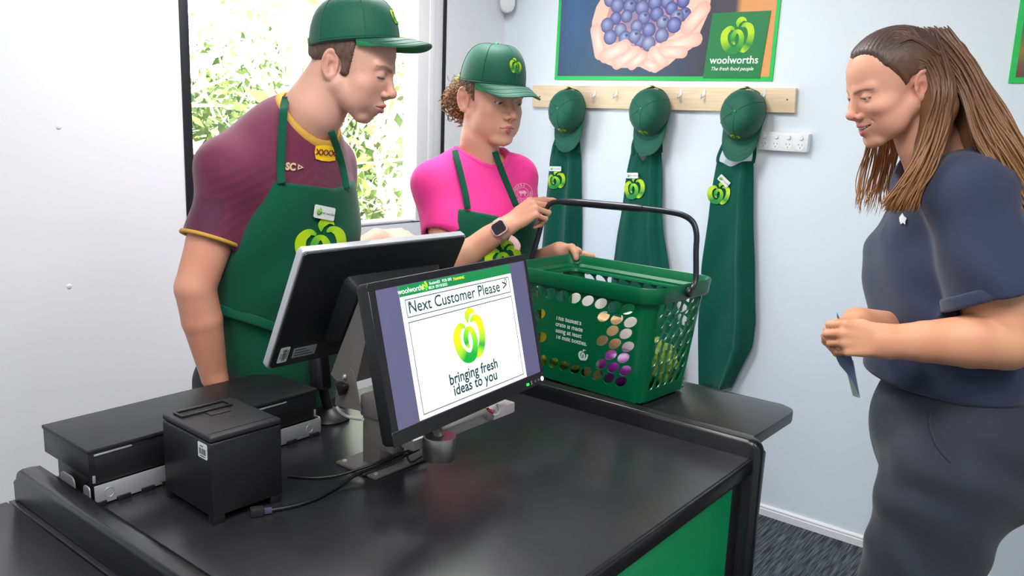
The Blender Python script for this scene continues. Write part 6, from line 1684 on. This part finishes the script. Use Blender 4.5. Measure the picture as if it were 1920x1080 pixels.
# ================================================================== PERSON 3: customer with long brown hair, navy polo and black trousers
KD, KR = 1.30, 1.13
def A3(x, y, D): return at(x, y, D * KD)
def ellS(p, c, r, R=None): return ell(p, c, [v * KR for v in r], R)
def coneS(p, a, b, ra, rb): return cone(p, a, b, ra * KR, rb * KR)
def chainS(p, pts, rad, k=0.0): return chain(p, pts, [r * KR for r in rad], k)
CO = dict(skin=(222, 164, 138), brow=(104, 74, 58), eye=0.13, eyez=1.15, ridge=0.55, browth=0.6, round=1.0, smile=1.0, open=0.60, mouth=2.9, cheek=1.1, wide=1.02, lip=(186, 98, 98), browz=2.7, lash=0.9, red=(226, 140, 122))
HM3 = head_frame((1728, 163), 1.575, -1, math.radians(6), math.radians(22), sign=-1, size=0.925)
neck3 = [(HM3[:3, 3] + HM3[:3, 1] * -0.012 + HM3[:3, 2] * -0.03, 0.054), (A3(1740, 268, 1.275), 0.056), (A3(1778, 345, 1.30), 0.072)]
hip3 = A3(1800, 820, 1.33); org3 = np.array([hip3[0], hip3[1], 0.0])
cus = empty('person', org3); tag(cus, 'smiling person with long brown hair in a navy polo shirt at the right', 'person')
yaw3 = math.radians(10); cf = -HR * math.cos(yaw3) + HT * math.sin(yaw3); cl = np.cross(cf, ZV); RT3 = basis(cl, cf)      # cl = wearer's right, away from the camera
csN, csF = A3(1818, 372, 1.20), A3(1800, 370, 1.46)
celb, cwri = A3(1886, 640, 1.17), A3(1668, 641, 1.17)
cch, cbu, cbe, chi = A3(1795, 470, 1.325), A3(1738, 520, 1.325), A3(1772, 640, 1.33), A3(1782, 800, 1.335)
def tor3(p):
    d = ellS(p, cch, (0.150, 0.118, 0.19), RT3)
    d = smin(d, ellS(p, cbu, (0.135, 0.072, 0.080), RT3), 0.06)
    d = smin(d, ellS(p, cbe, (0.150, 0.108, 0.15), RT3), 0.06)
    nb = neck3[2][0]; d = smin(d, coneS(p, nb, csN, 0.060, 0.062), 0.06); d = smin(d, coneS(p, nb, csF, 0.060, 0.060), 0.06)
    return d
cax = (celb - csN) / np.linalg.norm(celb - csN); chemN = csN + (celb - csN) * 0.70
felb, fwri = A3(1800, 640, 1.48), A3(1606, 604, 1.245)
def shirt3(p):
    d = tor3(p) - 0.012
    d = smin(d, smax(chainS(p, [csN, csN + (celb - csN) * 0.9], (0.070, 0.082)), plane(p, chemN, cax + HR * 0.12), 0.004), 0.014)
    d = smin(d, smax(chainS(p, [csF, csF + (felb - csF) * 0.9], (0.064, 0.068)), plane(p, csF + (felb - csF) * 0.65, felb - csF), 0.004), 0.04)
    d = smin(d, ellS(p, A3(1775, 705, 1.33), (0.152, 0.122, 0.075), RT3), 0.05)
    d = d + wrinkle(p, [(0.3, 0.4, 1), (0.9, 0.5, 0.5), (0.1, 0.9, -0.5)], 34, 0.0055, 22)
    d = smax(d, -chainS(p, [neck3[0][0], neck3[1][0], neck3[2][0]], (0.060, 0.066, 0.074)), 0.006)
    d = smax(d, -chainS(p, [chemN - cax * 0.04, celb], (0.058, 0.062)), 0.004)
    return smax(d, -plane(p, A3(1760, 728, 1.30), (0, 0, 1)), 0.012)
navy_m = mat('navy_pique', (50, 57, 82), rough=0.8, sheen=0.2, spec=0.25, bump=0.35, bscale=2200, dist=0.0004)
sdf_part('polo_shirt', shirt3, [cch, cbu, cbe, csN, csF, chemN, A3(1775, 728, 1.33)], 0.20, 0.005, navy_m, cus, org3)
def hemband(p): return smax(smax(chainS(p, [csN, csN + (celb - csN) * 0.9], (0.0725, 0.0845)), plane(p, chemN + cax * 0.002, cax + HR * 0.12), 0.003), np.maximum(-plane(p, chemN - cax * 0.024, cax + HR * 0.12), -chainS(p, [chemN - cax * 0.1, celb], (0.060, 0.062))), 0.003)
sdf_part('sleeve_band', hemband, [chemN, celb], 0.11, 0.004, navy_m, cus, org3)
# small white emblem high on the chest
eb = [(-0.5, 0.2), (-0.1, 0.9), (0.15, 0.5), (0.6, 0.2), (0.45, -0.3), (0.5, -0.75), (0.1, -0.5), (-0.15, -0.75), (-0.4, -0.3)]
decal('chest_emblem', ([(0, 0, 0)] + [(a, b_, 0) for a, b_ in eb], [(0, 1 + (i + 1) % 9, 1 + i) for i in range(9)]), (1692, 411), 13, 0.1, shirt3, 1.2, 2.2, label_m, cus, org3, 0.004)
# trousers
feetN, feetF = A3(1760, 1500, 1.30), A3(1790, 1500, 1.45)
fn_, ff_ = np.array([feetN[0], feetN[1], 0.0]), np.array([feetF[0], feetF[1], 0.0])
fn_ = org3 - cl * 0.10 + cf * 0.16; ff_ = org3 + cl * 0.10 - cf * 0.02
def trous(p):
    d = ellS(p, chi, (0.160, 0.128, 0.165), RT3); d = smin(d, ellS(p, A3(1815, 850, 1.335), (0.155, 0.125, 0.14), RT3), 0.06)
    for hp, ft, sg in ((A3(1772, 905, 1.27), fn_, 1), (A3(1790, 905, 1.40), ff_, -1)):
        kn = np.array([hp[0] * 0.5 + ft[0] * 0.5, hp[1] * 0.5 + ft[1] * 0.5, 0.47]) + cf * 0.03
        d = smin(d, chainS(p, [hp, kn, ft + ZV * 0.07], (0.108, 0.088, 0.072), 0.02), 0.05)
    d = d + wrinkle(p, [(0.5, 0.4, 1), (0.2, 0.1, 1), (0.8, -0.3, 0.7)], 44, 0.0030, 31)
    pk = coneS(p, A3(1735, 790, 1.10), A3(1768, 860, 1.12), 0.012, 0.006)
    return smax(smax(d, plane(p, A3(1760, 700, 1.32), (0, 0, 1)), 0.01), -plane(p, (0, 0, 0.05), (0, 0, 1)), 0.005)
tro = sdf_part('trousers', trous, [chi, A3(1790, 905, 1.33), fn_, ff_, A3(1790, 905, 1.43), A3(1770, 905, 1.22)], 0.17, 0.0065, mat('black_trousers', (40, 45, 55), rough=0.85, sheen=0.15, bump=0.25, bscale=1200, dist=0.0004), cus, org3)
ptp = on_body([(1748, 772), (1744, 790), (1748, 812), (1758, 836), (1775, 858), (1783, 866)], trous, 1.2, 2.2, 0.001)
V, Fc = tube_geo(spline(ptp, 6) - org3, 0.0035, 8, True, 0.5, up=tuple(-CF)); mesh_obj('pocket_edge', V, Fc, MATS['black_trousers'], tro, smooth=True)
# arms and hands
SK3 = (220, 158, 124)
toL, frL = hand_place(cwri, A3(1600, 636, 1.17) - cwri, HT * 0.9 + ZV * 0.25, False)
fist = [(72, 95, 55), (76, 98, 55), (80, 98, 55), (84, 98, 55)]
thf = [(1.9, 2.2, -0.6), (3.0, 4.4, -2.0), (2.6, 6.8, -3.6), (1.2, 8.2, -4.4)]
fC = lambda p: smin(chainS(p, [csN + cax * 0.10, celb, celb + (cwri - celb) * 0.3, celb + (cwri - celb) * 0.7, cwri], (0.056, 0.047, 0.044, 0.034, 0.0275), 0.004), hand_sdf(toL(p), fist, 0.5, thf, 0.98) * 0.01, 0.018)
c1 = arm_mesh(fC, [csN + cax * 0.10, celb, cwri, frL((0, 12, 0)), frL((4, 6, -6)), frL((-4, 8, 2))], 0.06, 0.003, SK3)
toR, frR = hand_place(fwri, A3(1570, 618, 1.225) - fwri, ZV * 0.5 - HT * 0.8, True)
fD = lambda p: smin(chainS(p, [csF + (felb - csF) * 0.6, felb, fwri], (0.050, 0.044, 0.026), 0.004), hand_sdf(toR(p), fist, 0.5, thf, 0.9) * 0.01, 0.016)
c2 = arm_mesh(fD, [csF + (felb - csF) * 0.6, felb, fwri, frR((0, 11, 0)), frR((4, 6, -6))], 0.06, 0.004, SK3)
h3 = build_head(HM3, CO, neck3, 0.19)
Vt, Ft = sdf_mesh(lambda p: tor3(p) + 0.006, np.min([cch, cbe, csN, csF, cbu], 0) - 0.2, np.max([cch, cbe, csN, csF, cbu], 0) + 0.2, 0.012)
join_body('body', [h3, c1, c2, (Vt, Ft, np.tile(np.array(lin(SK3)), (len(Vt), 1)))], cus, org3)
eyes(HM3, CO, cus, org3, down=0.45)
# teeth behind the smile
tv = [];
for k in range(-4, 5):
    x = k * 0.52; V, Fc = lathe_geo([(0.24, -0.33), (0.27, -0.1), (0.25, 0.3)], 8); tv.append(([(v[0] + x, v[1] + 10.75 - 0.085 * k * k, v[2] - 4.95 + 0.03 * k * k) for v in V], Fc))
V, Fc = merge_geo(tv); mesh_obj('teeth', to_world(HM3, V) - org3, Fc, mat('teeth', (236, 230, 222), rough=0.25), cus, smooth=True)
# hair: a scalp shell and many falling locks
hb_m = mat('long_hair', rough=0.42, attr='Col', spec=0.5, bump=0.5, bscale=700, stretch=(1, 1, 0.15), dist=0.001)
def hair3(p):
    q = p.copy(); q[:, 0] = np.abs(q[:, 0])
    d = ell(p, (0, 0.8, 5.2), (8.0, 10.1, 8.3)); d = smin(d, ell(p, (0, -4.5, -3.0), (6.6, 4.4, 9.0)), 2.5)
    line = p[:, 1] - (8.9 - 0.50 * np.abs(p[:, 0]) * 0.9 - np.clip(7.0 - p[:, 2], 0, 20) * 0.50)       # hairline sweeping back to the ear
    d = smax(d, line, 0.8); d = smax(d, -(p[:, 2] + 9.0), 1.0)
    e = q - v3((8.0, 0.4, 0.0)); d = smax(d, -(np.sqrt((e[:, 1] * 0.95) ** 2 + (e[:, 2] * 0.75) ** 2 + (e[:, 0] * 0.35) ** 2) - 2.2), 0.4)
    return d + 0.05 * np.sin(p[:, 0] * 7 + p[:, 1] * 2) + 0.04 * np.sin(p[:, 0] * 13 + p[:, 2] * 2)
Vh, Fh = sdf_mesh(hair3, (-10, -12, -11), (10, 11, 15), 0.22)
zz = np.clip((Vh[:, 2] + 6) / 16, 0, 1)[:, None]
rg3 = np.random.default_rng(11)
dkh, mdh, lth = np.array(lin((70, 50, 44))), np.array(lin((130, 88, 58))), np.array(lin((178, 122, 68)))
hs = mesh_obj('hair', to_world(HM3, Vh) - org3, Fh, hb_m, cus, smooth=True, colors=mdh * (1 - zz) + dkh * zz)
locks = []; lcol = []
def lock(pts, r, c0, c1, n=5):
    r = r * 1.15
    P = spline(pts, 5); k = len(P); t = np.linspace(0, 1, k); R_ = r * (0.5 + 0.9 * np.sin(np.clip(t * 1.15, 0, 1) * PI) ** 0.5 * (1 - 0.55 * t)); R_[-1] = r * 0.12
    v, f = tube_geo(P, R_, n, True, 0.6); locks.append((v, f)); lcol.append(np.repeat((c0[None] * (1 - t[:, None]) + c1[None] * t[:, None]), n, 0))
def J(a, s): return a + rg3.normal(size=3) * s
def hmass(p):
    d = chain(p, [A3(1775, 110, 1.27), A3(1802, 170, 1.265), A3(1842, 250, 1.245), A3(1888, 325, 1.225), A3(1940, 410, 1.22)], (0.040, 0.046, 0.046, 0.044, 0.036), 0.004)
    return smin(d, chain(p, [A3(1752, 130, 1.225), A3(1762, 200, 1.215), A3(1745, 270, 1.215), A3(1715, 335, 1.215)], (0.030, 0.032, 0.026, 0.016), 0.01), 0.02)
Vm, Fm = sdf_mesh(hmass, np.min([A3(1715, 335, 1.2), A3(1940, 410, 1.2), A3(1770, 90, 1.23)], 0) - 0.08, np.max([A3(1715, 335, 1.2), A3(1940, 410, 1.2), A3(1770, 90, 1.23)], 0) + 0.08, 0.005)
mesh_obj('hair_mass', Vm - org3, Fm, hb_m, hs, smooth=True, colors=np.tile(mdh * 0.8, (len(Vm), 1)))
for k in range(380):       # near side, falling from the crown behind the ear onto the chest
    u = rg3.random(); w = rg3.random()
    a = A3(1696 + 60 * u, 58 + 26 * w, 1.255 - 0.02 * u); b_ = A3(1752 + 34 * u, 150 + 20 * w, 1.185 + 0.02 * w); c = A3(1738 + 40 * u, 235 + 20 * w, 1.19 + 0.03 * w); e = A3(1712 + 34 * u, 310 + 20 * w, 1.19 + 0.03 * w); f = A3(1655 + 62 * u, 372 + 26 * rg3.random(), 1.20 + 0.03 * w)
    locks_c = dkh * (1 - w * 0.6) + mdh * w * 0.6; lock([J(a, 0.002), J(b_, 0.003), J(c, 0.003), J(e, 0.004), J(f, 0.004)], 0.0024, locks_c, mdh * 0.4 + lth * 0.6)
for k in range(560):       # back, sweeping down over the shoulder out of frame
    u = rg3.random(); w = rg3.random()
    a = A3(1700 + 75 * u, 52 + 25 * w, 1.265 + 0.05 * w); b_ = A3(1790 + 32 * u, 112 + 40 * (1 - u) + 10 * w, 1.20 + 0.08 * w); c = A3(1826 + 48 * u, 200 + 60 * (1 - u) , 1.185 + 0.07 * w); e = A3(1862 + 56 * u, 268 + 50 * (1 - u), 1.165 + 0.07 * w); f = A3(1905 + 60 * u, 350 + 50 * (1 - u), 1.155 + 0.09 * w); g_ = A3(1930 + 60 * u, 430 + 40 * rg3.random(), 1.17 + 0.1 * w)
    lock([J(a, 0.002), J(b_, 0.003), J(c, 0.003), J(e, 0.003), J(f, 0.004), J(g_, 0.005)], 0.0027, dkh * 0.7 + mdh * 0.3, lth * (0.75 + 0.3 * w))
for k in range(80):        # far side, thin strands hanging past the chin
    u = rg3.random(); w = rg3.random()
    a = A3(1640 + 50 * u, 150 + 30 * w, 1.36); b_ = A3(1628 + 60 * u, 250 + 20 * w, 1.37); c = A3(1612 + 62 * u, 320 + 20 * w, 1.36); e = A3(1606 + 76 * u * u, 372 + 34 * rg3.random(), 1.34)
    lock([J(a, 0.002), J(b_, 0.003), J(c, 0.004), J(e, 0.004)], 0.0017, mdh, lth, 4)
for k in range(260):       # parting and temple: combed back from the hairline
    u = rg3.random(); s_ = -1
    y0_, z0_ = 8.6 - 7.2 * u, 8.2 - 4.6 * u
    y0_ -= 0.9; a = np.array([s_ * (1.0 + 5.6 * u + rg3.normal() * 0.25), y0_, z0_ + 1.6 * (1 - u)]); 
    th_ = rg3.random()
    m1 = np.array([s_ * (5.6 + 1.9 * u), 3.6 - 3.4 * u, 7.0 - 3.2 * u + 1.6 * th_]); m2 = np.array([s_ * 7.9, -2.0 - 1.5 * u, 3.4 - 2.6 * u + th_]); m3 = np.array([s_ * 7.4, -4.6, -1.5 - 3 * u])
    P = to_world(HM3, np.array([a, m1, m2, m3]) + rg3.normal(size=(4, 3)) * 0.12); lock(list(P), 0.0019, dkh * 0.9, mdh)
for k in range(240):       # crown: over the top towards the back
    u = rg3.uniform(-1, 1); y0_ = rg3.uniform(1, 8.5)
    a = np.array([0.8, y0_, 13.2 - 0.055 * (y0_ - 1) ** 2]); b_ = np.array([-3.5 - 1.5 * abs(u), y0_ - 3, 12.0 - 0.05 * (y0_ - 1) ** 2]); c = np.array([-6.5, -2.0 + u, 9.0 + u]); e = np.array([-6.8, -6.5, 3.5 + u])
    P = to_world(HM3, np.array([a, b_, c, e]) * np.array([1.02, 1.02, 1.0]) + rg3.normal(size=(4, 3)) * 0.12); lock(list(P), 0.0020, dkh, dkh * 0.5 + mdh * 0.5)
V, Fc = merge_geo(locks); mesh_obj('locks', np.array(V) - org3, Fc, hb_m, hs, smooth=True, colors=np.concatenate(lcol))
for s_, ft in ((1, fn_), (-1, ff_)): shoe(cus, org3, ft, cf, shoe_m)
# folded card in the customer's hand
card_pts = [(1569, 586), (1576, 602), (1588, 640), (1598, 676), (1612, 745), (1598, 712), (1574, 684), (1568, 672), (1572, 630)]
cd = empty('folded_card', A3(1585, 640, 1.215)); tag(cd, 'dark blue folded card held in the customer\'s fist', 'card')
co_ = np.array(cd.location)
P0 = [A3(a, b_, 1.19 + 0.0004 * (1612 - a)) for a, b_ in card_pts]
bm = bmesh.new(); A_ = [bm.verts.new(p - co_) for p in P0]; B_ = [bm.verts.new(p - co_ - CF * 0.0012) for p in P0]
bm.faces.new(A_); bm.faces.new(list(reversed(B_)))
for i in range(len(A_)): bm.faces.new((A_[i], B_[i], B_[(i + 1) % len(A_)], A_[(i + 1) % len(A_)]))
bmesh.ops.recalc_face_normals(bm, faces=bm.faces); bm_obj('front_leaf', bm, mat('card_blue', (62, 76, 110), rough=0.4), cd)
P1 = [A3(a, b_, 1.20) for a, b_ in ((1594, 676), (1600, 676), (1613, 746), (1611, 746))]
bm = bmesh.new(); A_ = [bm.verts.new(p - co_) for p in P1]; B_ = [bm.verts.new(p - co_ + CF * 0.03) for p in P1]
bm.faces.new(A_); bm.faces.new(list(reversed(B_)))
for i in range(4): bm.faces.new((A_[i], B_[i], B_[(i + 1) % 4], A_[(i + 1) % 4]))
bmesh.ops.recalc_face_normals(bm, faces=bm.faces); bm_obj('back_leaf', bm, mat('card_edge', (176, 190, 186), rough=0.4), cd)
